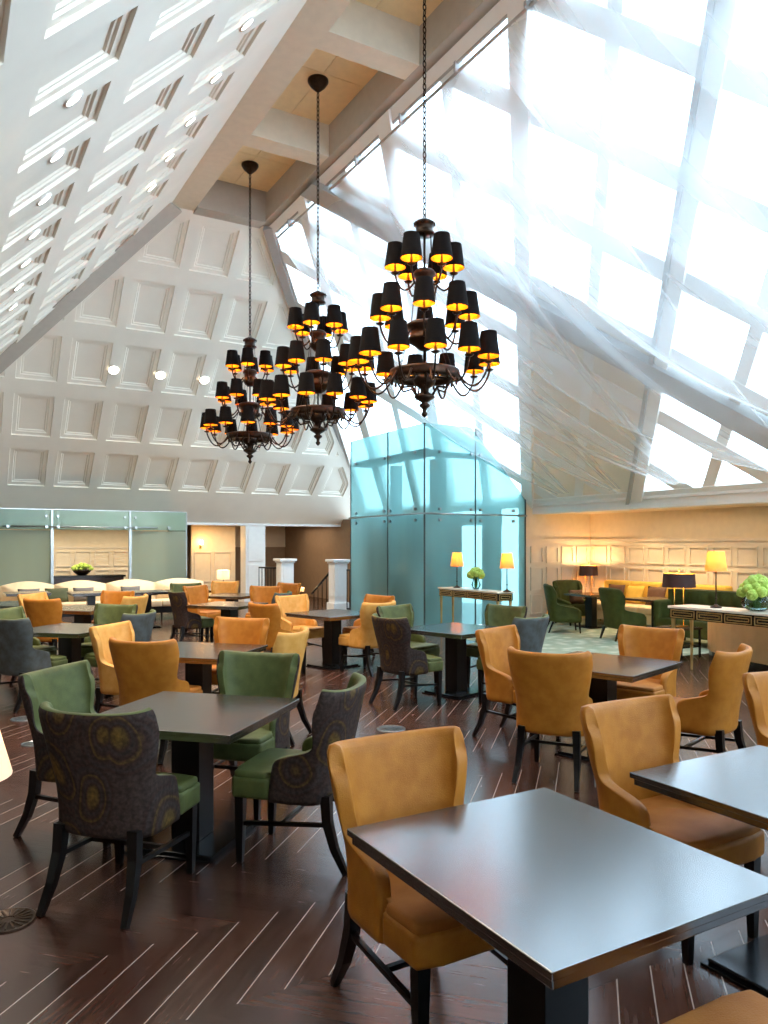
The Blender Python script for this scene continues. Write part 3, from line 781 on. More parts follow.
# centre green table near the tower
sqtable(.80, 8.5, 45, 'square dark table with four green chairs in front of the glass tower')
around(.80, 8.5, 45, .74, {
 0: ('paisley', 'paisley backed chair at the near left of the table before the glass tower', .04, 10),
 1: ('paisley', 'green chair at the far left of the table before the glass tower', -.02),
 2: ('paisley', 'green chair at the far right of the table before the glass tower', -.02),
 3: ('grey', 'grey backed chair at the near right of the table before the glass tower', .02)})
# amber table at centre back
sqtable(-.70, 10.4, 45, 'square dark table with amber chairs left of the glass tower')
around(-.70, 10.4, 45, .67, {
 0: ('amber', 'amber chair seen from behind, near left of the table left of the glass tower', .25),
 1: ('honey', 'pale honey chair at the far left of the table left of the glass tower'),
 2: ('amber', 'amber chair at the far right of the table left of the glass tower'),
 3: ('honey', 'pale honey chair at the near right of the table left of the glass tower')})
# table behind the green group
sqtable(-1.64, 6.75, 15, 'square dark table with a pale reflection, directly behind the near green table')
around(-1.64, 6.75, 15, .65, {
 0: ('amber', 'amber chair with its plain back to us, just behind the near green table at left'),
 1: ('honey', 'pale honey winged chair at the left of the table behind the near green group'),
 2: ('amber', 'amber chair at the far side of the table behind the near green group', -.0),
 3: ('honey', 'pale honey chair seen side on, behind the right of the near green table')})
# left edge green table
sqtable(-3.5, 8.5, 15, 'square dark table of the green group at the left frame edge')
around(-3.5, 8.5, 15, .64, {
 0: ('grey', 'grey green backed chair at the left frame edge, back to the camera', 0, 12),
 1: ('paisley', 'green chair cut by the left frame edge, left of its table'),
 2: ('paisley', 'olive green chair on the far side of the table at the left frame edge'),
 3: ('grey', 'blue grey backed chair on the right of the table at the left frame edge')})
# amber group farther left
sqtable(-4.42, 11.2, 15, 'square dark table between amber chairs far left, before the banquette')
around(-4.42, 11.2, 15, .64, {
 0: ('amber', 'amber chair with back to us in the far left amber group'),
 1: ('honey', 'pale honey chair at the left of the far left amber group'),
 2: ('amber', 'amber chair on the far side of the far left amber group'),
 3: ('honey', 'pale honey chair at the right of the far left amber group')})
sqtable(-5.9, 12.1, 15, 'dark table cut by the left frame edge, before the banquette')
chair('grey', ll(-6.68, 11.9), 105, 'dark chair barely showing at the left frame edge before the banquette')
# far middle
sqtable(-2.45, 12.0, 20, 'square dark table between two grey backed chairs in the far middle')
around(-2.45, 12.0, 15, .66, {
 1: ('paisley', 'dark backed green chair at the left of the far middle table, showing its outer back', -.02, -50),
 3: ('grey', 'blue grey backed chair at the right of the far middle table', .02)})
sqtable(-2.83, 14.2, 20, 'small looking dark table farthest back, near the white column')
chair('amber', at(205, 13.5), 120, 'amber chair behind the dark backed green chair in the far middle')
chair('paisley', at(187, 14.3), 160, 'green chair half hidden behind the dark backed chair in the far middle')
chair('honey', at(221, 15.1), 190, 'pale honey chair farthest back, beside the lit lamp at the banquette end')
chair('amber', at(263, 13.3), 185, 'amber chair behind the blue grey chair near the white column')
chair('amber', at(281, 14.4), 215, 'amber chair nearest the stair newel posts')
sqs = [(27,14.9,'leftmost small dark table in front of the cream banquette'),(91,15.0,'second small dark table from the left along the banquette'),(147,15.3,'third small dark table along the banquette, its pedestal clear of the chairs'),(189,15.7,'small dark table at the right end of the banquette')]
for px, d, lab in sqs:
    p = at(px, d); r = dup(SQ, p, 0, lab, 'small tables along the banquette'); r.scale = (.86,.86,1)

# ------------------------------------------------------------ banquette
YS = 17.3
root = thing('banquette_sofa', 'long cream banquette sofa with camel back curves before the glass partition', 'sofa')
xs = [-1.3, -.2, .9, X_at(54,YS+.3), X_at(106,YS+.3), X_at(155,YS+.3), X_at(203,YS+.3)]
xs = [X_at(-50,YS+.3), X_at(0,YS+.3), X_at(54,YS+.3), X_at(106,YS+.3), X_at(155,YS+.3), X_at(203,YS+.3)]
for a, b in zip(xs, xs[1:]):
    bm = bmn(); n = 12; fr, bk = [], []
    pts = [(a+.004, .30)] + [(a+.004+(b-a-.008)*i/n, .80+.085*math.sin(PI*i/n)) for i in range(n+1)] + [(b-.004, .30)]
    A = [bm.verts.new((x, YS+.16+.06*(z-.3)/.5, z)) for x, z in pts]; B = [bm.verts.new((x, YS+.38, z)) for x, z in pts]
    bm.faces.new(A); bm.faces.new(B[::-1])
    for i in range(len(A)): bm.faces.new((A[i], A[(i+1)%len(A)], B[(i+1)%len(A)], B[i]))
    bmesh.ops.bevel(bm, geom=[e for e in bm.edges if abs(e.verts[0].co.y-e.verts[1].co.y) < .08], offset=.03, segments=2, affect='EDGES')
    obj('backrest', bm, 'sofa', root, smooth=True)
    bm = bmn(); bx(bm, a+.004, b-.004, YS-.38, YS+.17, .30, .44, bev=.03); obj('seat_cushion', bm, 'sofa', root, smooth=True)
bm = bmn(); bx(bm, xs[0], xs[-1], YS-.34, YS+.36, .16, .298); obj('base', bm, 'blackwood', root)
for x in [xs[0]+.1] + [x for x in xs[1:-1]] + [xs[-1]-.1]:
    bm = bmn(); tube(bm, [(x,YS-.3,.17),(x,YS-.3,0)], [.03,.02], 4); tube(bm, [(x,YS+.3,.17),(x,YS+.3,0)], [.03,.02], 4); obj('leg', bm, 'blackwood', root)
bm = bmn(); bx(bm, xs[-1]+.002, xs[-1]+.10, YS-.36, YS+.37, .18, .62, bev=.03); obj('armrest', bm, 'sofa', root, smooth=True)
def cushion(p, w, h, rot, mat, label, tilt=.25, th=.13, group='scatter cushions'):
    bm = bmn(); n = 8; top, bot = [], []
    for i in range(n+1):
        r1, r2 = [], []
        for j in range(n+1):
            u, v = i/n*2-1, j/n*2-1; e = (1-u**4)*(1-v**4); k = 1-.06*(1-abs(u*v))*(max(abs(u),abs(v)))
            r1.append(bm.verts.new((u*w/2*k, -th/2*e**.6, v*h/2*k+h/2))); r2.append(bm.verts.new((u*w/2*k, th/2*e**.6+.001, v*h/2*k+h/2)))
        top.append(r1); bot.append(r2)
    for i in range(n):
        for j in range(n):
            bm.faces.new((top[i][j],top[i+1][j],top[i+1][j+1],top[i][j+1])); bm.faces.new((bot[i][j],bot[i][j+1],bot[i+1][j+1],bot[i+1][j]))
    bmesh.ops.remove_doubles(bm, verts=bm.verts[:], dist=.003)
    o = obj('cushion', bm, mat, smooth=True); o.location = p; o.rotation_euler = (-tilt, 0, rot); tag(o, label, 'cushion', group); return o
cy = YS + .03
for px, w, m, lab in ((29,.42,'cushion','charcoal cushion at the left end of the cream banquette'),(57,.46,'greencushion','wide dark green cushion on the cream banquette'),(84,.42,'cushion','charcoal cushion in the middle of the cream banquette'),(131,.42,'cushion','charcoal cushion on the banquette right of the third small table'),(186,.36,'browncushion','brown cushion at the right end of the cream banquette')):
    cushion((X_at(px,cy), cy, .45), w, .30, 0, m, lab)

# ------------------------------------------------------------ lamps
def shade(bm, r0, r1, h, z, n=24, mo=0, mi=1, t=.004):
    lathe(bm, [(r0,z),(r1,z+h)], n, mi=mo); lathe(bm, [(r0-t,z),(r1-t,z+h)], n, mi=mi); lathe(bm, [(r0-t,z),(r0,z)], n, mi=mo); lathe(bm, [(r1-t,z+h),(r1,z+h)], n, mi=mo)
def point(loc, e, col=(1,.7,.35), r=.05):
    l = bpy.data.lights.new('lamp_light', 'POINT'); l.energy = e*.6; l.color = col; l.shadow_soft_size = r
    o = bpy.data.objects.new('lamp_light', l); C.objects.link(o); o.location = loc
def table_lamp(loc, label, r0, r1, h, zs, shade_m='lampshade', stem='bronze', square=False, e=14, frame=False, group=None):
    t = thing('table_lamp', label, 'lamp', loc, group=group)
    bm = bmn(); lathe(bm, [(0,0),(.07,0),(.07,.015),(.03,.03),(.012,.05),(0,.05)], 16)
    if frame: bm.free(); bm = bmn(); bx(bm, -.12, .12, -.07, .07, 0, .015, bev=.003)
    obj('base', bm, stem, t)
    bm = bmn()
    if frame:
        for s in (-.1, .1): tube(bm, [(s,0,.015),(s,0,zs+h*.6)], .008, 8)
        tube(bm, [(-.1,0,zs+h*.6),(.1,0,zs+h*.6)], .008, 8); tube(bm, [(0,0,zs+h*.6),(0,0,zs+h+.03)], .006, 8); lathe(bm, [(0,0),(.018,.012),(0,.04)], 10, (0,0,zs+h+.03))
    else:
        tube(bm, [(0,0,.05),(0,0,zs+h*.35)], .009, 8); lathe(bm, [(0,-.02),(.02,0),(0,.02)], 10, (0,0,.12))
    obj('pole', bm, stem, t)
    bm = bmn(); n = 4 if square else 24; shade(bm, r0, r1, h, zs, n)
    for f in bm.faces: f.smooth = not square
    o = obj('lamp_shade', bm, [shade_m, 'shade_in' if shade_m in ('shade_out', 'brownshade') else shade_m], t)
    bm = bmn(); lathe(bm, [(0,-.03),(.022,-.015),(.028,.01),(.015,.035),(0,.04)], 12, (0,0,zs+h*.45)); obj('bulb', bm, 'bulb2', t)
    point(Vector(loc)+Vector((0,0,zs+h*.45+.09)), e)
    return t

# ------------------------------------------------------------ console tables
def console(name, label, x0, x1, y0, y1, zt, legs=True):
    t = thing(name, label, 'console table')
    bm = bmn(); bx(bm, x0-.02, x1+.02, y0-.02, y1+.02, zt-.03, zt, bev=.004); obj('marble_top', bm, 'marble', t)
    bm = bmn(); bx(bm, x0, x1, y0, y1, zt-.16, zt-.031); obj('apron', bm, 'black', t)
    n = max(2, int((y1-y0)/.36)); 
    def fret(bm, axis, c, a, b, sgn):
        z0, z1 = zt-.15, zt-.045; w = .012
        for (u0,u1,v0,v1) in ((a,b,z0,z0+w),(a,b,z1-w,z1),(a,a+w,z0,z1),(b-w,b,z0,z1),(a+.035,b-.035,z0+.03,z0+.04),(a+.035,b-.035,z1-.04,z1-.03),(a+.035,a+.045,z0+.03,z1-.03),(b-.045,b-.035,z0+.03,z1-.03)):
            if axis == 'x': bx(bm, min(c,c+sgn*.008), max(c,c+sgn*.008), u0, u1, v0, v1)
            else: bx(bm, u0, u1, min(c,c+sgn*.008), max(c,c+sgn*.008), v0, v1)
    for i in range(n):
        a = y0 + (y1-y0)*i/n + .015; b = y0 + (y1-y0)*(i+1)/n - .015
        bm = bmn(); fret(bm, 'x', x0, a, b, -1); obj('drawer_front', bm, 'gold', t)
    bm = bmn(); fret(bm, 'y', y0, x0+.03, x1-.03, -1); obj('end_fretwork', bm, 'gold', t)
    for x in (x0+.03, x1-.03):
        for y in ((y0+.03, y1-.03) if n < 5 else (y0+.03, (y0+y1)/2, y1-.03)):
            bm = bmn(); tube(bm, [(x,y,zt-.16),(x,y,zt-.3),(x,y,0)], [.028,.022,.015], 4); obj('leg', bm, 'gold', t)
    return t
console('console_table', 'slim gold and black console table with marble top standing before the glass tower', 8.17, 8.5, 10.28, 12.05, .85)
console('console_table', 'larger gold and black fretwork console table at the right frame edge', 8.2, 8.62, 3.6, 6.75, .86)
def lampat(px, X, z, *a, **k):
    u = (px-384)/F_PX; d = X/(.5+.866*u); return table_lamp(at(px, d, z), *a, **k)
lampat(457, 8.34, .85, 'small orange lit table lamp at the left end of the console by the glass tower', .125, .085, .26, .40, e=10, square=False, group='console lamps')
lampat(507, 8.34, .85, 'small orange lit table lamp at the right end of the console by the glass tower', .125, .085, .26, .40, e=10, group='console lamps')
lampat(716, 8.42, .86, 'table lamp with a tapered cream shade on the right console, left of the green flowers', .135, .10, .25, .46, e=14)

def flowers(loc, r, n, fr, hv, rv, label, vase='vase'):
    t = thing('flower_vase', label, 'flowers', loc)
    bm = bmn()
    if vase == 'vase': prof = [(.0,.004),(rv*.55,.004),(rv*.7,hv*.12),(rv,hv*.4),(rv*.62,hv*.75),(rv*.8,hv)]
    else: prof = [(0,.004),(rv*.5,.004),(rv*.9,hv*.25),(rv*1.05,hv*.6),(rv*.85,hv)]
    lathe(bm, prof, 24); lathe(bm, [(max(0,a-.006), b+(.006 if i < 2 else 0)) for i, (a, b) in enumerate(prof)], 24)
    obj('vase', bm, 'vaseglass', t, smooth=True)
    rnd = random.Random(n); bm = bmn()
    for k in range(n):
        a = 2.4*k; q = math.sqrt((k+.5)/n); x, y = math.cos(a)*r*q, math.sin(a)*r*q; z = hv + r*.85*(1-q**2) + .01
        tube(bm, [(x*.2,y*.2,.03),(x*.3,y*.3,hv*.9),(x,y,z)], .004, 5)
    obj('stems', bm, 'leafdark', t)
    for k in range(n):
        a = 2.4*k; q = math.sqrt((k+.5)/n); x, y = math.cos(a)*r*q, math.sin(a)*r*q; z = hv + r*.95*(1-q**2) + .03
        bm = bmn(); bmesh.ops.create_icosphere(bm, subdivisions=3, radius=fr*rnd.uniform(.85,1.1))
        for v in bm.verts:
            nn = v.co.normalized(); v.co *= 1 + .09*math.sin(nn.x*17+k)*math.sin(nn.y*19)*math.sin(nn.z*15+k) + rnd.uniform(-.04,.04)
        for v in bm.verts: v.co += Vector((x,y,z))
        obj('bloom', bm, 'leaf', t, smooth=False)
    return t
def Pt(px, X, z): u = (px-384)/F_PX; return at(px, X/(.5+.866*u), z)
flowers(Pt(476, 8.34, .85), .11, 12, .065, .21, .085, 'lime green hydrangeas in a glass vase between the two console lamps')
flowers(Pt(757, 8.42, .86), .19, 26, .064, .17, .17, 'lime green hydrangeas in a round glass bowl on the right console', 'bowl')

# ------------------------------------------------------------ lounge furniture
def armchair(pos, a, label):
    t = thing('lounge_armchair', label, 'armchair', pos+Vector((0,0,.004)), az(a), 'olive lounge armchairs')
    obj('backrest', shell_bm(W=.34, TH=.09, zt=.90, z0=.2, arm=.56, wing=.16, sadd=-.02), ['olive','olive'], t, subsurf=1)
    bm = bmn(); bx(bm, -.25, .25, -.16, .33, .19, .42, bev=.03); obj('seat', bm, 'olive', t, smooth=True)
    for x, y, q in ((-.26,.28,.02),(.26,.28,.02),(-.24,-.2,-.08),(.24,-.2,-.08)):
        bm = bmn(); tube(bm, [(x,y,.21),(x,y+q,0)], [.028,.018], 4); obj('leg', bm, 'blackwood', t)
    return t
armchair(at(562, 14.5), 95, 'olive armchair seen side on, closest to the glass tower')
armchair(at(573, 15.9), 160, 'olive armchair at the wall corner, facing the camera')
armchair(at(622, 13.3), 75, 'olive armchair nearest the camera in the lounge, back towards us')
def ltable(pos, w, d, rot, label, h=.68):
    t = thing('lounge_table', label, 'table', pos, rot, 'dark lounge tables')
    bm = bmn(); bx(bm, -w/2, w/2, -d/2, d/2, h-.04, h, bev=.004); obj('tabletop', bm, 'tabletop', t)
    bm = bmn(); bx(bm, -.07, .07, -.09, .09, .03, h-.04); obj('pedestal', bm, 'blackwood', t)
    bm = bmn(); bx(bm, -.22, .22, -.22, .22, .012, .04, bev=.004); obj('base_plate', bm, 'steelplate', t)
    return t
ltable(at(591, 15.2), .75, .75, 0, 'dark lounge table between the two olive armchairs by the corner')
ltable(at(658, 13.8), .8, .9, 0, 'dark lounge table in front of the yellow lounge sofa')
# sofa along the right wall
root = thing('lounge_sofa', 'cream and yellow sofa along the panelled lounge wall', 'sofa')
y0s, y1s, xf = 8.9, 11.9, 11.7
bm = bmn(); bx(bm, xf, 12.5, y0s, y1s, .12, .30, bev=.01); obj('base', bm, 'sofa', root)
for k in range(4):
    a = y0s + (y1s-y0s)*k/4; b = y0s + (y1s-y0s)*(k+1)/4
    bm = bmn(); bx(bm, xf-.02, 12.32, a+.005, b-.005, .302, .45, bev=.035); obj('seat_cushion', bm, 'sofa', root, smooth=True)
    bm = bmn(); bx(bm, 12.33, 12.54, a+.005, b-.005, .30, .90, bev=.05); obj('backrest', bm, 'yellow', root, smooth=True)
for y in (y0s+.1, y1s-.1):
    for x in (xf+.08, 12.45):
        bm = bmn(); tube(bm, [(x,y,.13),(x,y,0.012)], .022, 4); obj('leg', bm, 'blackwood', root)
for y, m, lab in ((11.45,'browncushion','brown cushion at the corner end of the yellow lounge sofa'),(10.95,'yellow','yellow cushion left of the middle of the lounge sofa'),(10.4,'browncushion','brown cushion in the middle of the yellow lounge sofa'),(9.8,'yellow','yellow cushion right of the middle of the lounge sofa'),(9.25,'browncushion','brown cushion at the near end of the yellow lounge sofa')):
    cushion((12.18, y, .455), .46, .38, -PI/2, m, lab, group='lounge sofa cushions')
cushion(Vector(at(577,15.75,.43)), .34, .3, az(160)+PI, 'browncushion', 'dark cushion resting on the corner olive armchair', tilt=.2, group='lounge chair cushion')
# side tables and lamps in the lounge
def side_table(loc, w, h, label):
    t = thing('side_table', label, 'side table', loc)
    bm = bmn(); bx(bm, -w/2, w/2, -w/2, w/2, h-.03, h, bev=.004); obj('tabletop', bm, 'black', t)
    for sx in (-1,1):
        for sy in (-1,1): bm = bmn(); tube(bm, [(sx*(w/2-.03),sy*(w/2-.03),h-.03),(sx*(w/2-.03),sy*(w/2-.03),0.0)], .018, 4); obj('leg', bm, 'black', t)
    bm = bmn(); bx(bm, -w/2+.03, w/2-.03, -w/2+.03, w/2-.03, .15, .17); obj('shelf', bm, 'black', t)
    return t
pc = Vector((12.2, 12.2, 0)); side_table(pc+Vector((0,0,.012)), .42, .5, 'black side table in the lounge corner under a dark shaded lamp')
table_lamp(pc+Vector((0,0,.512)), 'dark shaded brass lamp glowing in the far lounge corner', .20, .19, .22, .47, 'brownshade', 'brass', frame=True, e=38)
pl = at(679, 11.2); side_table(pl+Vector((0,0,.012)), .46, .44, 'black side table behind the amber chairs, carrying a dark shaded brass lamp')
table_lamp(pl+Vector((0,0,.452)), 'large dark brown drum lamp on brass legs beside the lounge sofa', .235, .22, .20, .58, 'brownshade', 'brass', frame=True, e=22)
# tufted green sofa
p = at(722, 12.2, .004); root = thing('tufted_sofa', 'dark green tufted sofa behind the right console lamp', 'sofa', p, PI/2)
bm = bmn(); bx(bm, -1.0, 1.0, -.38, .35, .14, .42, bev=.03); obj('seat', bm, 'olive', root, smooth=True)
bm = bmn(); nU, nV = 40, 10; g = []
for i in range(nU+1):
    r = []
    for j in range(nV+1):
        x = -1.0+2.0*i/nU; z = .42+.48*j/nV
        bul = .035*abs(math.sin(i*PI/4 + (j//5)*0)*math.sin(j*PI/5))
        r.append(bm.verts.new((x, .02-bul*-1 + .04, z)))
    g.append(r)
for i in range(nU):
    for j in range(nV): bm.faces.new((g[i][j], g[i+1][j], g[i+1][j+1], g[i][j+1])).smooth = True
bx(bm, -1.0, 1.0, -.30, .06, .42, .90, bev=.04)
obj('backrest', bm, 'olive', root, recalc=False)
for s in (-1, 1):
    bm = bmn(); bx(bm, s*1.0-.08, s*1.0+.08, -.38, .35, .14, .72, bev=.05); obj('armrest', bm, 'olive', root, smooth=True)
    for y in (-.3, .28): bm = bmn(); tube(bm, [(s*.95,y,.15),(s*.95,y,.0)], .025, 6); obj('leg', bm, 'blackwood', root)
# curved tan counter
root = thing('curved_counter', 'curved tan panelled counter with a dark plinth under the right console', 'counter')
def arcband(r0, r1, z0, z1, cx, cy, a0, a1, n=24):
    bm = bmn(); rows = []
    for i in range(n+1):
        a = a0+(a1-a0)*i/n; c, s = math.cos(a), math.sin(a)
        rows.append([bm.verts.new((cx+r*c, cy+r*s*1.9, z)) for r, z in ((r0,z0),(r1,z0),(r1,z1),(r0,z1))])
    for p, q in zip(rows, rows[1:]):
        for k in range(4): bm.faces.new((p[k], p[(k+1)%4], q[(k+1)%4], q[k]))
    bm.faces.new(rows[0]); bm.faces.new(rows[-1][::-1]); return bm
obj('panel', arcband(1.2, 1.25, .14, .66, 10.15, 5.1, math.radians(105), math.radians(255)), 'tan', root, smooth=False)
obj('plinth', arcband(1.17, 1.24, 0, .14, 10.15, 5.1, math.radians(105), math.radians(255)), 'black', root)
obj('counter_top', arcband(1.0, 1.27, .66, .69, 10.15, 5.1, math.radians(105), math.radians(255)), 'marble', root)

# ------------------------------------------------------------ back hall pieces
def newel(px, d, label):
    p = at(px, d); t = thing('newel_post', label, 'newel post', p, 0, 'white newel posts by the stair')
    bm = bmn(); bx(bm, -.17, .17, -.17, .17, .25, 1.2); 
    for (a, b, c, e) in ((-.11,.11,-.182,-.17),): bx(bm, a, b, c, e, .4, 1.1)
    bx(bm, -.182, -.17, -.11, .11, .4, 1.1)
    obj('shaft', bm, 'trim', t)
    bm = bmn(); bx(bm, -.21, .21, -.21, .21, 0, .25, bev=.012); obj('base', bm, 'trim', t)
    bm = bmn(); bx(bm, -.2, .2, -.2, .2, 1.2, 1.24, bev=.008); bx(bm, -.235, .235, -.235, .235, 1.24, 1.30, bev=.01); obj('cap', bm, 'trim', t)
newel(338, 18.6, 'white panelled newel post right beside the glass tower')
newel(285, 19.6, 'white panelled newel post left of the stair opening')
def railing(p, q, label, n, slope=0, z=1.05):
    t = thing('stair_railing', label, 'railing'); bm = bmn(); p, q = Vector(p), Vector(q)
    for zz in (z, .12):
        tube(bm, [p+Vector((0,0,zz)), q+Vector((0,0,zz-slope))], .022, 6)
    obj('handrail', bm, 'iron', t); bm = bmn()
    for i in range(n):
        a = p.lerp(q, i/(n-1)); tube(bm, [a+Vector((0,0,max(0,.12-slope*i/(n-1)))), a+Vector((0,0,z-slope*i/(n-1)))], .012, 5)
    obj('balusters', bm, 'iron', t)
railing(at(259,20.4), at(277,19.9), 'short black iron railing left of the newel posts', 7)
railing(at(347,18.3), at(358,18.0), 'black iron railing between the newel post and the glass tower', 5)
t = thing('stair_handrail', 'black handrail sloping down between the two newel posts', 'handrail'); bm = bmn()
tube(bm, [at(331,19.0,1.0), at(312,20.5,.35)], .03, 8); obj('rail', bm, 'iron', t); bm = bmn()
for k in range(5): a = at(331,19.0,1.0).lerp(at(312,20.5,.35), k/4.5); tube(bm, [a, Vector((a.x,a.y,0))], .012, 5)
obj('balusters', bm, 'iron', t)
table_lamp(at(301,21.5,0), 'small glowing lamp low beside the stair opening', .09, .09, .12, .34, 'whiteshade', 'bronze', e=16)
ts = at(215, 17.9) + Vector((.2,0,0)); side_table(ts, .42, .62, 'black side table at the right end of the banquette')
table_lamp(ts+Vector((0,0,.62)), 'glowing white drum lamp on the side table at the banquette end', .145, .145, .22, .22, 'whiteshade', 'bronze', e=22)
t = thing('wall_sconce', 'small glowing brass sconce on the corridor wall', 'wall light', (6.62, 22.37, 1.62))
bm = bmn(); bx(bm, -.03, .03, 0, .03, -.08, .08); tube(bm, [(0,0,0),(0,-.08,0),(0,-.08,.04)], .01, 6); obj('bracket', bm, 'brass', t)
bm = bmn(); lathe(bm, [(0,.03),(.05,.06),(.055,.12),(.03,.16),(0,.17)], 14, (0,-.08,0)); obj('globe', bm, 'bulb2', t)
# sideboard in the alcove with a green bowl
p = Vector((X_at(88,20.6), 20.9, 0)); t = thing('sideboard', 'dark sideboard seen through the open centre of the glass partition', 'sideboard', p)
bm = bmn(); bx(bm, -.95, .95, -.2, .2, .82, .87); obj('top', bm, 'black', t)
bm = bmn(); bx(bm, -.9, .9, -.18, .18, .1, .82); obj('body', bm, 'redwood', t)
for s in (-1,1): bm = bmn(); bx(bm, s*.85-.03, s*.85+.03, -.17, .17, 0, .1); obj('leg', bm, 'black', t)
t = thing('potted_plant', 'round green plant in a dark bowl on the sideboard behind the glass', 'plant', p+Vector((-.1,0,.87)))
bm = bmn(); lathe(bm, [(0,0),(.1,0),(.2,.08),(.24,.15),(.22,.15),(.1,.05),(0,.04)], 20); obj('bowl', bm, 'bronze', t, smooth=True)
bm = bmn(); rnd = random.Random(3)
for k in range(60):
    a = rnd.uniform(0,6.28); q = rnd.uniform(0,1)**.5; c = Vector((math.cos(a)*.26*q, math.sin(a)*.2*q, .15+.14*(1-q*q)))
    bmesh.ops.create_icosphere(bm, subdivisions=1, radius=rnd.uniform(.03,.055), matrix=Matrix.Translation(c))
obj('foliage', bm, 'leaf', t)

# ------------------------------------------------------------ left foreground lamp, floor boxes
pl = ll(-1.40, 2.5); pl = ll(-1.405, 2.5); side_table(pl + Vector((-.10,.02,0)), .24, .5, 'black side table just outside the left frame edge')
table_lamp(pl+Vector((0,0,.5)), 'white lampshade cut by the left frame edge', .17, .11, .22, .385, 'whiteshade', 'bronze', e=3)
def floorbox(px, py, r, mat, label):
    d = EYE*F_PX/(py-HZ); p = at(px, d, .0)
    bm = bmn(); lathe(bm, [(0,.0),(r,.0),(r,.006),(r*.93,.008),(r*.9,.005),(0,.005)], 32)
    for k in range(18):
        a = 2*PI*k/18; M = Matrix.Rotation(a, 4, 'Z'); bx(bm, r*.25, r*.85, -.004, .004, .004, .009, M=M)
    o = obj('floor_vent', bm, mat, loc=p); tag(o, label, 'floor vent', 'round floor vents')
floorbox(8, 921, .115, 'bronze', 'round slotted bronze floor vent at the lower left frame edge')
floorbox(24, 719, .12, 'steel', 'round pale steel floor disc left of the near green table, the farther one')  # pale slotted steel discs on the boards
floorbox(34, 744, .10, 'steel', 'round pale steel floor disc left of the near green table, the closer one')
floorbox(391, 729, .13, 'steel', 'round steel floor disc in the aisle right of the near green table')

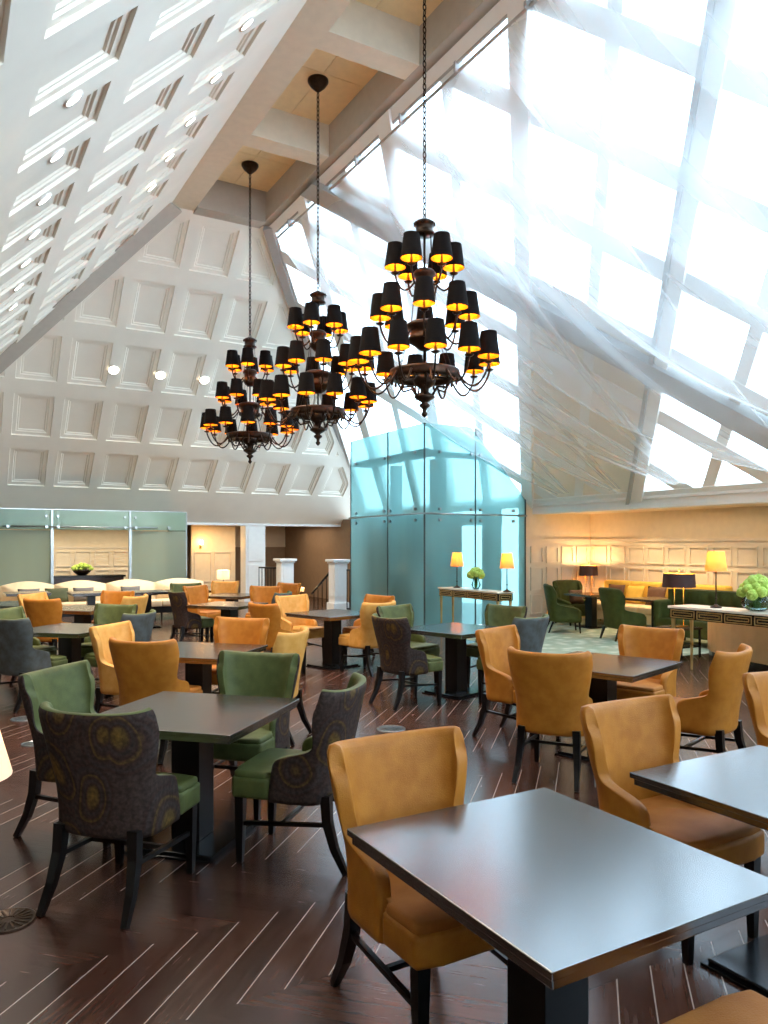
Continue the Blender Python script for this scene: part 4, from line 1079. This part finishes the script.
# ------------------------------------------------------------ chandeliers
def scroll(R0, z0, R1, z1, a, droop):
    pts = []
    for i in range(13):
        q = i/12; r = R0 + (R1-R0)*(1-(1-q)**1.25); z = z0 + (z1-z0)*q**3 - droop*math.sin(PI*q**.9)
        pts.append((math.cos(a)*r, math.sin(a)*r, z))
    return pts
def make_chandelier(label, loc):
    t = thing('chandelier', label, 'chandelier', loc, 0, 'three tier bronze chandeliers')
    # origin at the ceiling height 0 = floor; heights are absolute
    bm = bmn(); lathe(bm, [(0,8.37),(.15,8.37),(.15,8.34),(.11,8.28),(.045,8.22),(.02,8.2),(0,8.19)], 24); obj('canopy', bm, 'bronze', t)
    bm = bmn(); z = 8.19; k = 0
    while z > 5.32:
        ring = []
        for i in range(10):
            a = 2*PI*i/10; u, w = .018*math.cos(a), .040*math.sin(a); ring.append(Vector((u if k%2 else 0, 0 if k%2 else u, z-.038+w)))
        ring.append(ring[0]); tube(bm, ring, .0075, 5, cap=False); z -= .064; k += 1
    obj('chain', bm, 'bronze', t)
    bm = bmn(); lathe(bm, [(0,5.33),(.03,5.32),(.09,5.29),(.115,5.27),(.115,5.25),(.095,5.24),(.095,5.17),(.115,5.16),(.115,5.14),(0,5.13)], 20)
    for k in range(16): a = 2*PI*k/16; lathe(bm, [(0,-.02),(.012,0),(0,.02)], 6, (math.cos(a)*.115, math.sin(a)*.115, 5.26))
    obj('crown', bm, 'bronze', t)
    bm = bmn()
    for k in range(6): a = 2*PI*k/6; c, s = math.cos(a), math.sin(a); tube(bm, [(c*.08,s*.08,5.15),(c*.10,s*.10,4.73)], .0045, 5); tube(bm, [(c*.12,s*.12,4.6),(c*.17,s*.17,4.15)], .0045, 5); tube(bm, [(c*.2,s*.2,4.0),(c*.33,s*.33,3.62)], .0045, 5)
    tube(bm, [(0,0,5.15),(0,0,3.5)], .014, 8); obj('stem', bm, 'bronze', t)
    for prof in ([(0,4.74),(.10,4.74),(.125,4.71),(.125,4.68),(.10,4.66),(.10,4.57),(.12,4.55),(.10,4.50),(.05,4.45),(0,4.45)],
                 [(0,4.15),(.17,4.15),(.21,4.12),(.21,4.09),(.165,4.07),(.165,3.99),(.195,3.97),(.195,3.94),(.13,3.90),(.05,3.84),(0,3.84)]):
        bm = bmn(); lathe(bm, prof, 28); obj('drum', bm, 'bronze', t)
    bm = bmn(); lathe(bm, [(.30,3.61),(.39,3.61),(.40,3.58),(.385,3.55),(.40,3.52),(.33,3.50),(.30,3.53)], 36, close=True)
    for k in range(6):
        a = 2*PI*k/6; c, s = math.cos(a), math.sin(a); tube(bm, [(0,0,3.56),(c*.34,s*.34,3.56)], .014, 6)
        tube(bm, [(c*.34,s*.34,3.5),(c*.27,s*.27,3.40),(c*.16,s*.16,3.42),(c*.10,s*.10,3.33),(c*.04,s*.04,3.30)], .013, 6)
    for k in range(18): a = 2*PI*k/18; lathe(bm, [(0,-.035),(.018,-.01),(.012,.02),(0,.025)], 6, (math.cos(a)*.37, math.sin(a)*.37, 3.49))
    obj('ring', bm, 'bronze', t)
    bm = bmn(); lathe(bm, [(0,3.62),(.05,3.6),(.10,3.55),(.13,3.5),(.11,3.45),(.05,3.41),(.045,3.37),(.10,3.34),(.12,3.31),(.06,3.27),(.03,3.25),(.06,3.23),(.06,3.21),(.025,3.18),(.02,3.15),(.035,3.13),(.03,3.11),(0,3.08)], 20); obj('finial', bm, 'bronze', t)
    for n, R0, z0, R1, z1, dr, off in ((6,.12,4.60,.33,4.69,.09,.55),(8,.22,4.03,.50,4.13,.13,.2),(12,.39,3.56,.745,3.62,.17,.1)):
        for k in range(n):
            a = 2*PI*k/n + off; c, s = math.cos(a)*R1, math.sin(a)*R1
            bm = bmn(); tube(bm, scroll(R0, z0, R1, z1, a, dr), .012, 6)
            lathe(bm, [(0,0),(.03,.005),(.05,.018),(.05,.024),(.016,.03),(.013,.12),(0,.12)], 10, (c,s,z1)); obj('arm', bm, 'bronze', t)
            bm = bmn(); shade(bm, .122, .088, .265, z1+.08, 18); o = obj('lamp_shade', bm, ['shade_out','shade_in'], t); 
            for v in o.data.vertices: v.co.x += c; v.co.y += s
            bm = bmn(); lathe(bm, [(0,-.03),(.015,-.02),(.02,.0),(.012,.03),(0,.045)], 8, (c,s,z1+.17)); obj('bulb', bm, 'bulb', o)
    return t
CX = 4.69
ch = make_chandelier('largest looking and nearest of the three tiered bronze chandeliers', at(424.5, CX/(.5+.866*(424.5-384)/F_PX)))
dup(ch, at(318, CX/(.5+.866*(318-384)/F_PX)), .3, 'middle of the three tiered bronze chandeliers, overlapping the leftmost one')
dup(ch, at(250, CX/(.5+.866*(250-384)/F_PX)), .55, 'leftmost and farthest of the three tiered bronze chandeliers')

# ------------------------------------------------------------ camera, light, view
cam = bpy.data.cameras.new('camera'); co = bpy.data.objects.new('camera', cam); C.objects.link(co)
co.location = (0,0,EYE); co.rotation_euler = (PI/2, 0, -YAW)
cam.sensor_fit = 'VERTICAL'; cam.sensor_height = 32; cam.lens = F_PX/1024*32; cam.shift_y = (HZ-512)/1024
cam.clip_end = 200; bpy.context.scene.camera = co
w = bpy.data.worlds.new('sky'); bpy.context.scene.world = w; w.use_nodes = True
nt = w.node_tree; bg = nt.nodes['Background']; bg.inputs[0].default_value = (.64,.84,1.0,1); bg.inputs[1].default_value = 4.8
sl = bpy.data.lights.new('added_sun', 'SUN'); sl.energy = 2.4; sl.angle = math.radians(28); sl.color = (1,.96,.9)   # added low soft sunlight through the added rear gable glazing, brightens the back slope
so = bpy.data.objects.new('added_sun', sl); C.objects.link(so); so.rotation_mode = 'QUATERNION'; so.rotation_quaternion = Vector((0,0,1)).rotation_difference(Vector((.3,-.95,.03)).normalized())
# warm area lights without fixtures, under the hall and lounge ceilings
def area(loc, sx, sy, e, col, rot=(0,0,0)):
    l = bpy.data.lights.new('hall_light', 'AREA'); l.shape = 'RECTANGLE'; l.size = sx; l.size_y = sy; l.energy = e; l.color = col
    o = bpy.data.objects.new('hall_light', l); C.objects.link(o); o.location = loc; o.rotation_euler = rot; return o
area((2.5,20.9,2.15), 6, .4, 70, (1,.8,.55)); area((9,21.8,2.2), 2, 2, 22, (1,.78,.55)); area((6.9,21.4,2.2), .8, .8, 22, (1,.72,.42))
area((11.8,6,2.3), .6, 10, 32, (1,.72,.42))
s = bpy.context.scene
s.view_settings.view_transform = 'Standard'; s.view_settings.look = 'None'; s.view_settings.exposure = 0.6; s.view_settings.gamma = 1; s.view_settings.use_curve_mapping = False
s.cycles.max_bounces = 10; s.cycles.diffuse_bounces = 5; s.cycles.glossy_bounces = 4; s.cycles.transmission_bounces = 6; s.cycles.transparent_max_bounces = 24
s.cycles.use_denoising = True; s.cycles.sample_clamp_indirect = 8; s.cycles.caustics_reflective = False; s.cycles.caustics_refractive = False
